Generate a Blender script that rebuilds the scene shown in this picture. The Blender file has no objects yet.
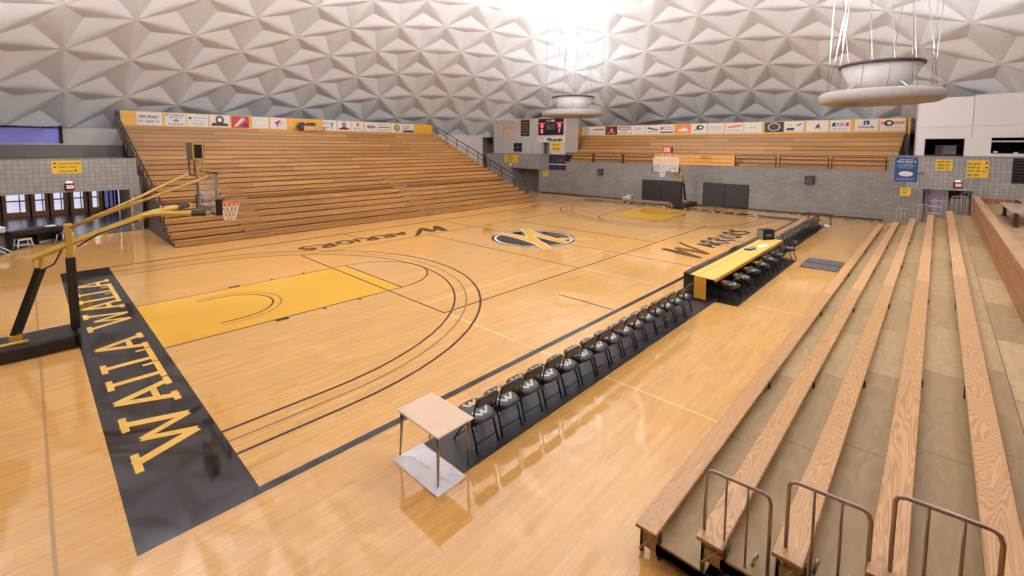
import bpy, bmesh, math, random
from mathutils import Vector, Matrix
random.seed(7)
SC = bpy.context.scene
COL = SC.collection
PI = math.pi

# ------------------------------------------------------------------ materials
def srgb(r, g, b):
    f = lambda c: (c / 255 / 12.92) if c / 255 <= .04045 else ((c / 255 + .055) / 1.055) ** 2.4
    return (f(r), f(g), f(b), 1)

MATS = {}
def mat(name, col, rough=.5, metal=0, emit=0, spec=.5, var=.06, scale=6, coat=0, alpha=1, trans=0, bump=0):
    """principled surface with a little procedural colour and roughness variation"""
    if name in MATS: return MATS[name]
    m = bpy.data.materials.new(name); m.use_nodes = True
    nt = m.node_tree; b = nt.nodes['Principled BSDF']
    b.inputs['Roughness'].default_value = rough; b.inputs['Metallic'].default_value = metal
    b.inputs['Specular IOR Level'].default_value = spec; b.inputs['Coat Weight'].default_value = coat
    b.inputs['Coat Roughness'].default_value = .05
    b.inputs['Alpha'].default_value = alpha; b.inputs['Transmission Weight'].default_value = trans
    tc = nt.nodes.new('ShaderNodeTexCoord'); n = nt.nodes.new('ShaderNodeTexNoise')
    n.inputs['Scale'].default_value = scale; n.inputs['Detail'].default_value = 3
    nt.links.new(tc.outputs['Object'], n.inputs['Vector'])
    mx = nt.nodes.new('ShaderNodeMix'); mx.data_type = 'RGBA'
    mx.inputs[6].default_value = [c * (1 - var) for c in col[:3]] + [1]
    mx.inputs[7].default_value = [min(1, c * (1 + var)) for c in col[:3]] + [1]
    nt.links.new(n.outputs['Fac'], mx.inputs[0]); nt.links.new(mx.outputs[2], b.inputs['Base Color'])
    if emit:
        nt.links.new(mx.outputs[2], b.inputs['Emission Color']); b.inputs['Emission Strength'].default_value = emit
    if bump:
        bp = nt.nodes.new('ShaderNodeBump'); bp.inputs['Strength'].default_value = bump; bp.inputs['Distance'].default_value = .01
        nt.links.new(n.outputs['Fac'], bp.inputs['Height']); nt.links.new(bp.outputs['Normal'], b.inputs['Normal'])
    MATS[name] = m
    return m

def wood(name, light, dark, along=0, rough=.35, board=None, coat=0, grain=14, gap=.35, boardw=.09, rings=.25, spec=.5, knots=0, bumpy=.08, tone=.2, mortar=.0016, contour=0):
    """boards running along axis 'along' (0 x, 1 y): brick pattern for board tone, stretched noise for grain"""
    if name in MATS: return MATS[name]
    m = bpy.data.materials.new(name); m.use_nodes = True
    nt = m.node_tree; b = nt.nodes['Principled BSDF']; L = nt.links
    tc = nt.nodes.new('ShaderNodeTexCoord'); mp = nt.nodes.new('ShaderNodeMapping')
    if along == 1: mp.inputs['Rotation'].default_value = (0, 0, -PI / 2)
    L.new(tc.outputs['Object'], mp.inputs['Vector'])
    g = nt.nodes.new('ShaderNodeMapping'); g.inputs['Scale'].default_value = (.8, grain, grain)
    L.new(mp.outputs[0], g.inputs['Vector'])
    n = nt.nodes.new('ShaderNodeTexNoise'); n.inputs['Scale'].default_value = 1.6; n.inputs['Detail'].default_value = 5
    n.inputs['Distortion'].default_value = rings * 4
    L.new(g.outputs[0], n.inputs['Vector'])
    rp = nt.nodes.new('ShaderNodeValToRGB'); rp.color_ramp.elements[0].position = .3; rp.color_ramp.elements[1].position = .7
    rp.color_ramp.elements[0].color = dark; rp.color_ramp.elements[1].color = light
    if contour:      # contour bands of the stretched noise read as cathedral grain
        n.inputs['Scale'].default_value = .45; n.inputs['Detail'].default_value = 2
        a = nt.nodes.new('ShaderNodeMath'); a.operation = 'MULTIPLY'; a.inputs[1].default_value = contour; L.new(n.outputs['Fac'], a.inputs[0])
        f = nt.nodes.new('ShaderNodeMath'); f.operation = 'PINGPONG'; f.inputs[1].default_value = .5; L.new(a.outputs[0], f.inputs[0])
        q = nt.nodes.new('ShaderNodeMath'); q.operation = 'MULTIPLY_ADD'; q.inputs[1].default_value = 1.3; q.inputs[2].default_value = .2; L.new(f.outputs[0], q.inputs[0])
        L.new(q.outputs[0], rp.inputs[0])
    else: L.new(n.outputs['Fac'], rp.inputs[0])
    out = rp.outputs[0]
    if board:
        br = nt.nodes.new('ShaderNodeTexBrick'); br.offset = .37; br.inputs['Scale'].default_value = 1
        br.inputs['Brick Width'].default_value = board; br.inputs['Row Height'].default_value = boardw
        br.inputs['Mortar Size'].default_value = mortar; br.inputs['Bias'].default_value = 0
        br.inputs['Color1'].default_value = (1 - tone, 1 - tone * 1.1, 1 - tone * 1.3, 1); br.inputs['Color2'].default_value = (1 + tone * .8, 1 + tone * .9, 1 + tone, 1)
        br.inputs['Mortar'].default_value = (gap, gap * .9, gap * .8, 1)
        L.new(mp.outputs[0], br.inputs['Vector'])
        mu = nt.nodes.new('ShaderNodeMix'); mu.data_type = 'RGBA'; mu.blend_type = 'MULTIPLY'; mu.inputs[0].default_value = 1
        L.new(out, mu.inputs[6]); L.new(br.outputs['Color'], mu.inputs[7]); out = mu.outputs[2]
    if knots:
        v = nt.nodes.new('ShaderNodeTexVoronoi'); v.inputs['Scale'].default_value = knots
        L.new(mp.outputs[0], v.inputs['Vector'])
        r2 = nt.nodes.new('ShaderNodeValToRGB'); r2.color_ramp.elements[0].color = (.35, .25, .18, 1); r2.color_ramp.elements[1].color = (1, 1, 1, 1)
        r2.color_ramp.elements[0].position = .02; r2.color_ramp.elements[1].position = .1
        L.new(v.outputs['Distance'], r2.inputs[0])
        mu = nt.nodes.new('ShaderNodeMix'); mu.data_type = 'RGBA'; mu.blend_type = 'MULTIPLY'; mu.inputs[0].default_value = .8
        L.new(out, mu.inputs[6]); L.new(r2.outputs[0], mu.inputs[7]); out = mu.outputs[2]
    L.new(out, b.inputs['Base Color'])
    b.inputs['Roughness'].default_value = rough; b.inputs['Coat Weight'].default_value = coat; b.inputs['Coat Roughness'].default_value = .06
    b.inputs['Specular IOR Level'].default_value = spec
    bp = nt.nodes.new('ShaderNodeBump'); bp.inputs['Strength'].default_value = bumpy; bp.inputs['Distance'].default_value = .004
    L.new(n.outputs['Fac'], bp.inputs['Height']); L.new(bp.outputs['Normal'], b.inputs['Normal'])
    MATS[name] = m
    return m

def cmu(name, col, mortar, w=.41, h=.2, axis='y'):
    if name in MATS: return MATS[name]
    m = bpy.data.materials.new(name); m.use_nodes = True
    nt = m.node_tree; b = nt.nodes['Principled BSDF']; L = nt.links
    tc = nt.nodes.new('ShaderNodeTexCoord'); sp = nt.nodes.new('ShaderNodeSeparateXYZ'); cb = nt.nodes.new('ShaderNodeCombineXYZ')
    L.new(tc.outputs['Object'], sp.inputs[0])
    ad = nt.nodes.new('ShaderNodeMath'); ad.operation = 'ADD'
    L.new(sp.outputs[0], ad.inputs[0]); L.new(sp.outputs[1], ad.inputs[1])
    L.new(ad.outputs[0], cb.inputs[0]); L.new(sp.outputs[2], cb.inputs[1])
    br = nt.nodes.new('ShaderNodeTexBrick'); br.inputs['Scale'].default_value = 1; br.offset = 0 if w < .3 else .5
    br.inputs['Brick Width'].default_value = w; br.inputs['Row Height'].default_value = h; br.inputs['Mortar Size'].default_value = .012
    br.inputs['Color1'].default_value = [c * .9 for c in col[:3]] + [1]; br.inputs['Color2'].default_value = [c * 1.1 for c in col[:3]] + [1]
    br.inputs['Mortar'].default_value = mortar
    L.new(cb.outputs[0], br.inputs['Vector'])
    n = nt.nodes.new('ShaderNodeTexNoise'); n.inputs['Scale'].default_value = .7; n.inputs['Detail'].default_value = 6
    L.new(tc.outputs['Object'], n.inputs['Vector'])
    rp = nt.nodes.new('ShaderNodeMapRange'); rp.inputs['To Min'].default_value = .78; rp.inputs['To Max'].default_value = 1.2
    L.new(n.outputs['Fac'], rp.inputs[0])
    mu = nt.nodes.new('ShaderNodeMix'); mu.data_type = 'RGBA'; mu.blend_type = 'MULTIPLY'; mu.inputs[0].default_value = 1
    L.new(br.outputs['Color'], mu.inputs[6]); L.new(rp.outputs[0], mu.inputs[7]); L.new(mu.outputs[2], b.inputs['Base Color'])
    b.inputs['Roughness'].default_value = .75
    bp = nt.nodes.new('ShaderNodeBump'); bp.inputs['Strength'].default_value = .4; bp.inputs['Distance'].default_value = .01; bp.invert = True
    L.new(br.outputs['Fac'], bp.inputs['Height']); L.new(bp.outputs['Normal'], b.inputs['Normal'])
    MATS[name] = m
    return m

M_floor = wood('maple_floor', (.80, .455, .150, 1), (.70, .375, .110, 1), 0, rough=.05, coat=.25, board=1.3, boardw=.057, grain=16, gap=.8, spec=.5, bumpy=.012, tone=.07)
M_bench = wood('bleacher_wood', (.58, .305, .105, 1), (.46, .225, .07, 1), 0, rough=.45, board=4.5, boardw=.6, grain=9, gap=.5)
M_benchY = wood('bleacher_wood_across', (.57, .30, .10, 1), (.45, .22, .07, 1), 1, rough=.45, board=4.5, boardw=.6, grain=9, gap=.5)
M_aisle = wood('aisle_wood', (.40, .21, .085, 1), (.31, .155, .06, 1), 0, rough=.5, grain=8)
M_plank = wood('seat_plank_wood', (.78, .455, .205, 1), (.58, .305, .125, 1), 0, rough=.3, board=5.2, boardw=3.0, grain=7, rings=.25, gap=.5, mortar=.006, contour=34)
M_deck = wood('plywood_deck', (.52, .365, .185, 1), (.41, .28, .135, 1), 0, rough=.55, board=2.44, boardw=3.0, grain=3, gap=.35, rings=.6, mortar=.007)
M_fascia = wood('fascia_wood', (.46, .215, .085, 1), (.33, .14, .052, 1), 0, rough=.4, grain=10)
M_plat = wood('platform_wood', (.50, .31, .165, 1), (.40, .235, .12, 1), 0, rough=.5, grain=4)
M_oak = wood('oak_frame', (.58, .29, .11, 1), (.42, .19, .07, 1), 1, rough=.4, grain=10)
M_dome = mat('dome_panel_paint', (.66, .67, .695, 1), .36, var=.03, scale=.6, spec=.5)
M_black = mat('black_paint', srgb(34, 32, 36), .3, var=.1, scale=2)
M_court_black = mat('court_black_paint', (.022, .021, .025, 1), .055, var=.12, scale=2, spec=.6)
M_gold_f = mat('court_gold_paint', (.82, .44, .035, 1), .1, spec=.4, var=.04)
M_letter = mat('court_letter_tan', (.86, .52, .12, 1), .1, spec=.4, var=.05)
M_line = mat('court_line_dark', (.055, .02, .022, 1), .2)
M_tanline = mat('court_line_tan', (.33, .2, .08, 1), .1, spec=.4)
M_cream = mat('court_line_cream', (.84, .60, .31, 1), .2)
M_whitef = mat('court_white_paint', (.85, .82, .76, 1), .2)
M_white = mat('white_paint', (.74, .71, .69, 1), .5, var=.02)
M_cream_wall = mat('pale_wall_paint', (.58, .55, .53, 1), .6, var=.03, scale=1)
M_concrete = mat('concrete_grey', (.24, .225, .215, 1), .7, var=.08, scale=2)  # plain grey concrete colour
M_cmu = cmu('grey_concrete_block', (.265, .25, .24, 1), (.20, .188, .18, 1), .41, .2)
M_cmu2 = cmu('square_stack_block', (.36, .345, .33, 1), (.23, .215, .205, 1), .2, .2)
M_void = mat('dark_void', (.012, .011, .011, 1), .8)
M_gold = mat('gold_board', (.80, .42, .045, 1), .45, var=.05, scale=2)
M_yel = mat('yellow_powder_coat', (.70, .46, .085, 1), .35, var=.06)
M_sign = mat('yellow_sign', (.85, .55, .04, 1), .4)
M_metal = mat('brushed_steel', (.55, .53, .51, 1), .3, metal=.9)
M_bronze = mat('tube_steel_warm', (.40, .31, .26, 1), .3, metal=.85)
M_rail_d = mat('dark_rail_and_gap_shade', (.05, .03, .028, 1), .4)  # real rails, and the painted gap shade of the bench rows
M_pad = mat('black_vinyl_pad', (.018, .016, .016, 1), .42, var=.2, scale=3)
M_vinyl = mat('charcoal_vinyl', (.036, .036, .042, 1), .32, var=.15, scale=12, bump=.2)
M_chairf = mat('chair_frame_black', (.012, .008, .007, 1), .28)
M_chairback = mat('back_shell_brown', (.045, .024, .014, 1), .22)
M_decal = mat('decal_silver', (.62, .59, .52, 1), .4)
M_decal_g = mat('decal_gold', (.72, .55, .25, 1), .4)
M_mat = mat('rubber_runner_grey', (.038, .036, .04, 1), .42, var=.15, scale=3, bump=.3)
M_matgrey = mat('grey_foam_mat', (.13, .125, .125, 1), .6)
M_desk = mat('beige_laminate', (.82, .60, .42, 1), .3, var=.03)
M_paper = mat('white_paper', (.85, .85, .88, 1), .6, var=.03)
M_red = mat('red_print', (.55, .02, .03, 1), .5)
M_maroon = mat('maroon_print', (.16, .01, .02, 1), .5)
M_orange = mat('orange_print', (.85, .2, .03, 1), .5)
M_navy = mat('navy_print', (.02, .03, .11, 1), .5)
M_ink = mat('dark_ink', (.035, .025, .025, 1), .5)
M_inkg = mat('grey_ink', (.22, .2, .2, 1), .5)
M_blue = mat('blue_sign', (.028, .085, .26, 1), .4)
M_green = mat('olive_print', (.25, .24, .03, 1), .5)
M_rim = mat('rim_orange', (.75, .10, .02, 1), .4)
M_net = mat('net_cord', (.85, .82, .78, 1), .8)
M_redlit = mat('red_lit_digits', (1, .12, .16, 1), .4, emit=1.2)
M_pinklit = mat('exit_lit', (1, .36, .38, 1), .4, emit=.55)
M_whitelit = mat('white_lit', (.9, .9, .9, 1), .4, emit=.35)
M_pane = mat('daylit_pane', (.60, .60, .92, 1), .2, emit=.75, var=.45, scale=2.2)
M_pane2 = mat('dusky_lit_pane', (.22, .20, .52, 1), .15, emit=.26, var=.35, scale=.9)
M_pane3 = mat('mauve_lit_pane', (.21, .16, .21, 1), .15, emit=.22, var=.6, scale=2.5)
M_lamp = mat('lamp_glow', (1, .96, .92, 1), .4, emit=6, var=.01)
M_tile = mat('lobby_tile', (.075, .07, .08, 1), .22, var=.15, scale=1.3)
M_acoustic = mat('stucco_ring', (.38, .35, .33, 1), .8, var=.14, scale=9, bump=.6)
M_bowl = mat('bowl_white', (.58, .56, .54, 1), .5, var=.07, scale=9)
M_brown = mat('brown_vinyl', (.08, .035, .02, 1), .4)
M_glass = mat('clear_glass', (.9, .93, .94, 1), .04, alpha=.18, var=.01)
M_khaki = mat('khaki_grey', (.2, .18, .12, 1), .5)
M_redcar = mat('mauve_white', (.42, .36, .42, 1), .5)
M_ytable = mat('yellow_table_cloth', (.85, .58, .13, 1), .38, var=.03, scale=2)

# ------------------------------------------------------------------ mesh builder
class MB:
    def __init__(self): self.v = []; self.f = []; self.mi = []; self.sm = []
    def add(self, vs, fs, m=0, smooth=False):
        o = len(self.v); self.v += [tuple(p) for p in vs]
        for f in fs: self.f.append([i + o for i in f]); self.mi.append(m); self.sm.append(smooth)
        return self
    def box(self, x0, x1, y0, y1, z0, z1, m=0, bev=0):
        x0, x1 = min(x0, x1), max(x0, x1); y0, y1 = min(y0, y1), max(y0, y1); z0, z1 = min(z0, z1), max(z0, z1)
        if bev:
            b = min(bev, (x1 - x0) / 2.01, (y1 - y0) / 2.01, (z1 - z0) / 2.01); vs = []; idx = {}
            for a in range(3):
                for sx in (0, 1):
                    for sy in (0, 1):
                        for sz in (0, 1):
                            p = [x1 if sx else x0, y1 if sy else y0, z1 if sz else z0]; s = (sx, sy, sz)
                            for k in range(3):
                                if k != a: p[k] += -b if s[k] else b
                            idx[(a, s)] = len(vs); vs.append(p)
            fs = []
            for a in range(3):
                o = [k for k in range(3) if k != a]
                for s in (0, 1):
                    q = []
                    for (u, w) in ((0, 0), (1, 0), (1, 1), (0, 1)):
                        t = [0, 0, 0]; t[a] = s; t[o[0]] = u; t[o[1]] = w; q.append(idx[(a, tuple(t))])
                    fs.append(q)
            for a in range(3):
                o = [k for k in range(3) if k != a]
                for s in ((0, 0), (0, 1), (1, 0), (1, 1)):
                    t0 = [0, 0, 0]; t0[o[0]], t0[o[1]] = s; t1 = list(t0); t1[a] = 1
                    fs.append([idx[(o[0], tuple(t0))], idx[(o[0], tuple(t1))], idx[(o[1], tuple(t1))], idx[(o[1], tuple(t0))]])
            for sx in (0, 1):
                for sy in (0, 1):
                    for sz in (0, 1): fs.append([idx[(a, (sx, sy, sz))] for a in range(3)])
            return self.add(vs, fs, m)
        vs = [(x0, y0, z0), (x1, y0, z0), (x1, y1, z0), (x0, y1, z0), (x0, y0, z1), (x1, y0, z1), (x1, y1, z1), (x0, y1, z1)]
        return self.add(vs, [(0, 3, 2, 1), (4, 5, 6, 7), (0, 1, 5, 4), (1, 2, 6, 5), (2, 3, 7, 6), (3, 0, 4, 7)], m)
    def prism(self, pts, axis, a0, a1, m=0, smooth=False):
        """pts: 2D outline in the two other axes, extruded from a0 to a1 along axis"""
        def P(p, a):
            q = list(p); q.insert(axis, a); return q
        n = len(pts); vs = [P(p, a0) for p in pts] + [P(p, a1) for p in pts]
        self.add(vs, [list(range(n))[::-1], list(range(n, 2 * n))], m)
        return self.add(vs, [(i, (i + 1) % n, n + (i + 1) % n, n + i) for i in range(n)], m, smooth)
    def tube(self, pts, r, m=0, n=8, closed=False, cap=True):
        pts = [Vector(p) for p in pts]; k = len(pts); rs = r if isinstance(r, (list, tuple)) else [r] * k
        vs = []; prev = None
        for i, p in enumerate(pts):
            a = pts[i - 1] if (i or closed) else p; b = pts[(i + 1) % k] if (i < k - 1 or closed) else p
            t = (b - a).normalized()
            if prev is None:
                u = t.orthogonal().normalized()
            else:
                u = prev - t * prev.dot(t); u = u.normalized() if u.length > 1e-6 else t.orthogonal().normalized()
            prev = u; w = t.cross(u)
            for j in range(n):
                an = 2 * PI * j / n + PI / n; vs.append(p + (u * math.cos(an) + w * math.sin(an)) * rs[i])
        fs = []
        for i in range(k if closed else k - 1):
            for j in range(n):
                a = i * n + j; b = i * n + (j + 1) % n; c = ((i + 1) % k) * n + (j + 1) % n; d = ((i + 1) % k) * n + j
                fs.append((a, b, c, d))
        self.add(vs, fs, m, n > 4)
        if cap and not closed:
            self.add(vs[:n], [list(range(n))[::-1]], m); self.add(vs[-n:], [list(range(n))], m)
        return self
    def lathe(self, prof, cx=0, cy=0, n=24, m=0, smooth=True, closed=False):
        k = len(prof); vs = [(cx + r * math.cos(2 * PI * j / n), cy + r * math.sin(2 * PI * j / n), z) for r, z in prof for j in range(n)]
        rng = k if closed else k - 1
        return self.add(vs, [(i * n + j, i * n + (j + 1) % n, ((i + 1) % k) * n + (j + 1) % n, ((i + 1) % k) * n + j) for i in range(rng) for j in range(n)], m, smooth)
    def poly(self, pts, z, m=0):
        return self.add([(p[0], p[1], z) for p in pts], [list(range(len(pts)))], m)
    def stroke(self, pts, w, z, m=0):
        """flat ribbon of width w (number or list) through 2D points"""
        pts = [Vector(p) for p in pts]; k = len(pts); ws = w if isinstance(w, (list, tuple)) else [w] * k; vs = []
        for i, p in enumerate(pts):
            a = pts[max(i - 1, 0)]; b = pts[min(i + 1, k - 1)]; t = (b - a).normalized(); nn = Vector((-t.y, t.x)) * ws[i] / 2
            vs += [(p.x + nn.x, p.y + nn.y, z), (p.x - nn.x, p.y - nn.y, z)]
        return self.add(vs, [(2 * i, 2 * i + 1, 2 * i + 3, 2 * i + 2) for i in range(k - 1)], m)
    def build(self, name, mats, parent=None, loc=(0, 0, 0), rz=0):
        me = bpy.data.meshes.new(name); me.from_pydata(self.v, [], self.f)
        for m in (mats if isinstance(mats, (list, tuple)) else [mats]): me.materials.append(m)
        for i, p in enumerate(me.polygons): p.material_index = self.mi[i]; p.use_smooth = self.sm[i]
        bm = bmesh.new(); bm.from_mesh(me)
        bmesh.ops.remove_doubles(bm, verts=bm.verts, dist=1e-6) if any(self.sm) else None
        if not getattr(self, 'keepn', False): bmesh.ops.recalc_face_normals(bm, faces=bm.faces)
        bm.to_mesh(me); bm.free(); me.update()
        o = bpy.data.objects.new(name, me); COL.objects.link(o)
        o.location = loc; o.rotation_euler = (0, 0, rz); o.parent = parent
        return o

def tag(o, label=None, cat=None, group=None, kind=None):
    if label: o['label'] = label
    if cat: o['category'] = cat
    if group: o['group'] = group
    if kind: o['kind'] = kind
    return o
def thing(name, label, cat, loc=(0, 0, 0), rz=0, group=None):
    o = bpy.data.objects.new(name, None); COL.objects.link(o); o.empty_display_size = .2
    o.location = loc; o.rotation_euler = (0, 0, rz)
    return tag(o, label, cat, group)
def dup(root, loc, rz=0, label=None, group=None):
    r = root.copy(); COL.objects.link(r); r.location = loc; r.rotation_euler = (0, 0, rz)
    if label: r['label'] = label
    if group: r['group'] = group
    for ch in list(root.children):
        c = ch.copy(); COL.objects.link(c); c.parent = r
        for g in list(ch.children):
            d = g.copy(); COL.objects.link(d); d.parent = c
    return r
def struct(name, mb, mats, loc=(0, 0, 0), rz=0):
    return tag(mb.build(name, mats, None, loc, rz), kind='structure')

DG = None
def text_mb(s, w, h, depth=.006, bold=0, italic=0):
    """lettering as a mesh in the x (right) / z (up) plane, filling w by h, centred, standing out towards -y"""
    cu = bpy.data.curves.new('t', 'FONT'); cu.body = s; cu.align_x = 'CENTER'; cu.offset = bold; cu.shear = italic; cu.resolution_u = 3
    o = bpy.data.objects.new('t', cu); COL.objects.link(o)
    bpy.context.view_layer.update()
    me = bpy.data.meshes.new_from_object(o.evaluated_get(bpy.context.evaluated_depsgraph_get()))
    bpy.data.objects.remove(o); bpy.data.curves.remove(cu)
    vs = [v.co.copy() for v in me.vertices]; fs = [list(p.vertices) for p in me.polygons]; bpy.data.meshes.remove(me)
    mb = MB()
    if not vs: return mb
    x0 = min(v.x for v in vs); x1 = max(v.x for v in vs); y0 = min(v.y for v in vs); y1 = max(v.y for v in vs)
    P = [((v.x - (x0 + x1) / 2) / max(x1 - x0, 1e-6) * w, -depth, (v.y - (y0 + y1) / 2) / max(y1 - y0, 1e-6) * h) for v in vs]
    mb.add(P, fs); return mb
def blur_line(mb, x0, x1, zc, h, y=-.006, m=0, seed=0):
    """a row of word-like blocks for a line of print too small to read"""
    r = random.Random(seed + int(zc * 1000) + int(x0 * 313)); x = x0; lw = max(h * .5, (x1 - x0) / 26); k = r.randint(3, 7)
    while x < x1 - lw * .6:
        if k == 0: x += lw * 1.1; k = r.randint(3, 8); continue
        t = r.random(); mb.box(x, x + lw * .3, y, y + .004, zc - h / 2, zc + h / 2, m)
        if t < .75: mb.box(x + lw * .3, x + lw * .8, y, y + .004, zc + h * (.24 if t < .4 else -.5), zc + h * (.5 if t < .4 else -.24), m)
        if t > .3: mb.box(x + lw * .55, x + lw * .8, y + .0002, y + .004, zc - h / 2, zc + h * .2, m)
        x += lw; k -= 1
    return mb

# ------------------------------------------------------------------ camera
CP = Vector((-16.0778, -13.7033, 4.2924)); yaw, pitch, roll = .7401813, -.0820305, .0046074
fw = Vector((math.cos(pitch) * math.cos(yaw), math.cos(pitch) * math.sin(yaw), math.sin(pitch)))
rt = Vector((math.sin(yaw), -math.cos(yaw), 0)); up = rt.cross(fw)
r2 = rt * math.cos(roll) + up * math.sin(roll); u2 = up * math.cos(roll) - rt * math.sin(roll)
cam = bpy.data.cameras.new('camera'); co = bpy.data.objects.new('camera', cam); COL.objects.link(co)
co.matrix_world = Matrix(((r2.x, u2.x, -fw.x, CP.x), (r2.y, u2.y, -fw.y, CP.y), (r2.z, u2.z, -fw.z, CP.z), (0, 0, 0, 1)))
cam.sensor_width = 36; cam.lens = 36 * 453.905 / 1024; cam.shift_x = -10.95 / 1024; cam.shift_y = -103.8 / 1024
cam.clip_start = .05; cam.clip_end = 300
SC.camera = co

# ------------------------------------------------------------------ floor and court markings
FM = [M_floor, M_court_black, M_gold_f, M_letter, M_line, M_tanline, M_cream, M_whitef, mat('floor_seam', (.46, .27, .10, 1), .2)]
fl = MB(); fl.keepn = True
fl.add([(-30, -30, 0), (30, -30, 0), (30, 32, 0), (-30, 32, 0)], [(0, 1, 2, 3)], 0)
def rect(x0, x1, y0, y1, z, m): fl.add([(x0, y0, z), (x1, y0, z), (x1, y1, z), (x0, y1, z)], [(0, 1, 2, 3)], m)
BX = 14.325; BY = 7.62
for s in (-1, 1):
    rect(min(s * BX, s * 15.53), max(s * BX, s * 15.53), -7.76, 7.67, .002, 1)
    rect(min(s * BX, s * 8.535), max(s * BX, s * 8.535), -1.83, 1.83, .001, 2)
    for y in (-1.83, 1.83): rect(min(s * BX, s * 8.51), max(s * BX, s * 8.51), y - .022, y + .022, .0022, 4)
    rect(s * 8.535 - .025, s * 8.535 + .025, -1.83, 1.83, .0022, 4)
    for k, x in enumerate((12.01, 10.95, 9.96)):
        for q in (-1, 1):
            wd = .15 if k == 0 else .03
            rect(s * x - wd, s * x + wd, min(q * 1.84, q * 2.0), max(q * 1.84, q * 2.0), .0022, 4)
    hx = s * 12.725
    for r, m, w in ((6.0, 4, .055), (6.33, 5, .05), (6.72, 4, .06)):
        a0 = PI / 2
        pts = [(s * BX, r)] + [(hx - s * r * math.sin(PI * k / 40), r * math.cos(PI * k / 40)) for k in range(41)] + [(s * BX, -r)]
        fl.stroke(pts, w, .0026, m)
    for r, m in ((1.1, 4), (1.3, 5)):
        pts = [(hx + s * .4, r)] + [(hx - s * r * math.sin(PI * k / 20), r * math.cos(PI * k / 20)) for k in range(21)] + [(hx + s * .4, -r)]
        fl.stroke(pts, .045, .0028, m)
    fl.stroke([(s * 8.535 - s * 1.83 * math.sin(PI * k / 24), 1.83 * math.cos(PI * k / 24)) for k in range(25)], .05, .0026, 4)
    for y in (-1, 1): rect(s * 5.8 - .025, s * 5.8 + .025, *sorted((y * 5.75, y * 7.6)), .0024, 4)
rect(-BX, 15.53, -7.76, -7.62, .0021, 1)
rect(-BX, BX, 7.56, 7.67, .0021, 4)
rect(-.025, .025, -7.62, 7.62, .0023, 4)
for x in (-9, -3, 3, 9): rect(x - .025, x + .025, -4.5, 4.5, .0024, 4)
for y in (-4.5, 4.5): rect(-9.025, 9.025, y - .025, y + .025, .0025, 4)
rect(-9.0, -8.95, -11.4, -4.55, .0018, 6); rect(-2.95, -2.9, -7.6, -4.55, .0018, 6); rect(-2.88, -2.83, -11.4, -9.38, .0018, 6)
rect(-9.0, 7.5, -3.6, -3.56, .0018, 6)
rect(-16.13, -16.095, -9, 15.5, .0012, 8)
# slab-serif lettering on the end strips
def slab(letter, w):
    """strokes of a slab-serif capital in a w by 1 box: list of (p, q, width)"""
    t = .19; s = .11
    if letter == 'W':
        a, b, c, d, e = (.14 * w, 1), (.34 * w, 0.02), (.5 * w, .8), (.68 * w, .02), (.86 * w, 1)
        return [(a, b, t), (b, c, t * .8), (c, d, t * .8), (d, e, t), ((0, .96), (.29 * w, .96), s), ((.71 * w, .96), (w, .96), s)]
    if letter == 'A':
        a, b, c = (.16 * w, 0), (.5 * w, .98), (.84 * w, 0)
        return [(a, b, t), (b, c, t), ((.3 * w, .33), (.7 * w, .33), s), ((0, .04), (.34 * w, .04), s), ((.66 * w, .04), (w, .04), s)]
    return [((.28 * w, 0), (.28 * w, 1), t), ((0, .96), (.56 * w, .96), s), ((0, .04), (w, .04), s), ((.95 * w, 0), (.95 * w, .3), s)]
ZI = [0]
def strip_text(s, y0, length):
    ZI[0] = 0
    W = {'W': 1.95, 'A': 1.25, 'L': .95}; tot = sum(W[c] for c in 'WALLA') + .16; k = length / tot; y = 0
    for c in 'WALLA':
        w = W[c]
        for p, q, t in slab(c, w):
            pts = []
            for (a, b) in (p, q):
                along = y0 + (y + a) * k; out = 14.53 + b * .80
                pts.append((-out, along) if s < 0 else (out, -along))
            ZI[0] += .00005; fl.stroke(pts, t * .83, .0034 + ZI[0], 3)
        y += w + .04
for s in (-1, 1):
    strip_text(s, -6.2, 5.8); strip_text(s, .4, 5.35)
# brushed team word along each side
ZB = [0]
def brush(pts, w, z, m, T):
    """tapered stroke through control points (smoothed)"""
    P = [Vector(p) for p in pts]; out = []
    for i in range(len(P) - 1):
        a = P[max(i - 1, 0)]; b = P[i]; c = P[i + 1]; d = P[min(i + 2, len(P) - 1)]
        for k in range(6):
            t = k / 6; out.append(.5 * ((2 * b) + (c - a) * t + (2 * a - 5 * b + 4 * c - d) * t * t + (3 * b - a - 3 * c + d) * t ** 3))
    out.append(P[-1]); n = len(out)
    ws = [w * (.35 + .65 * math.sin(PI * min(1, .12 + .88 * i / (n - 1))) ** .6) for i in range(n)]
    ZB[0] += .00004; fl.stroke([T(p) for p in out], ws, z + ZB[0], m)
GL = {'A': [[(0, 0), (.35, .95)], [(.35, .95), (.7, 0)], [(.12, .35), (.68, .42)]],
      'R': [[(.1, 0), (.16, .95)], [(.0, .85), (.45, .98), (.55, .7), (.15, .48)], [(.2, .5), (.45, .2), (.8, -.12)]],
      'I': [[(.1, 0), (.2, .95)]],
      'O': [[(.35, .95), (.02, .6), (.15, .05), (.5, .1), (.62, .6), (.3, .95)]],
      'S': [[(.6, .85), (.3, .95), (.1, .7), (.4, .5), (.5, .2), (.2, 0), (0, .15)]]}
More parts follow.
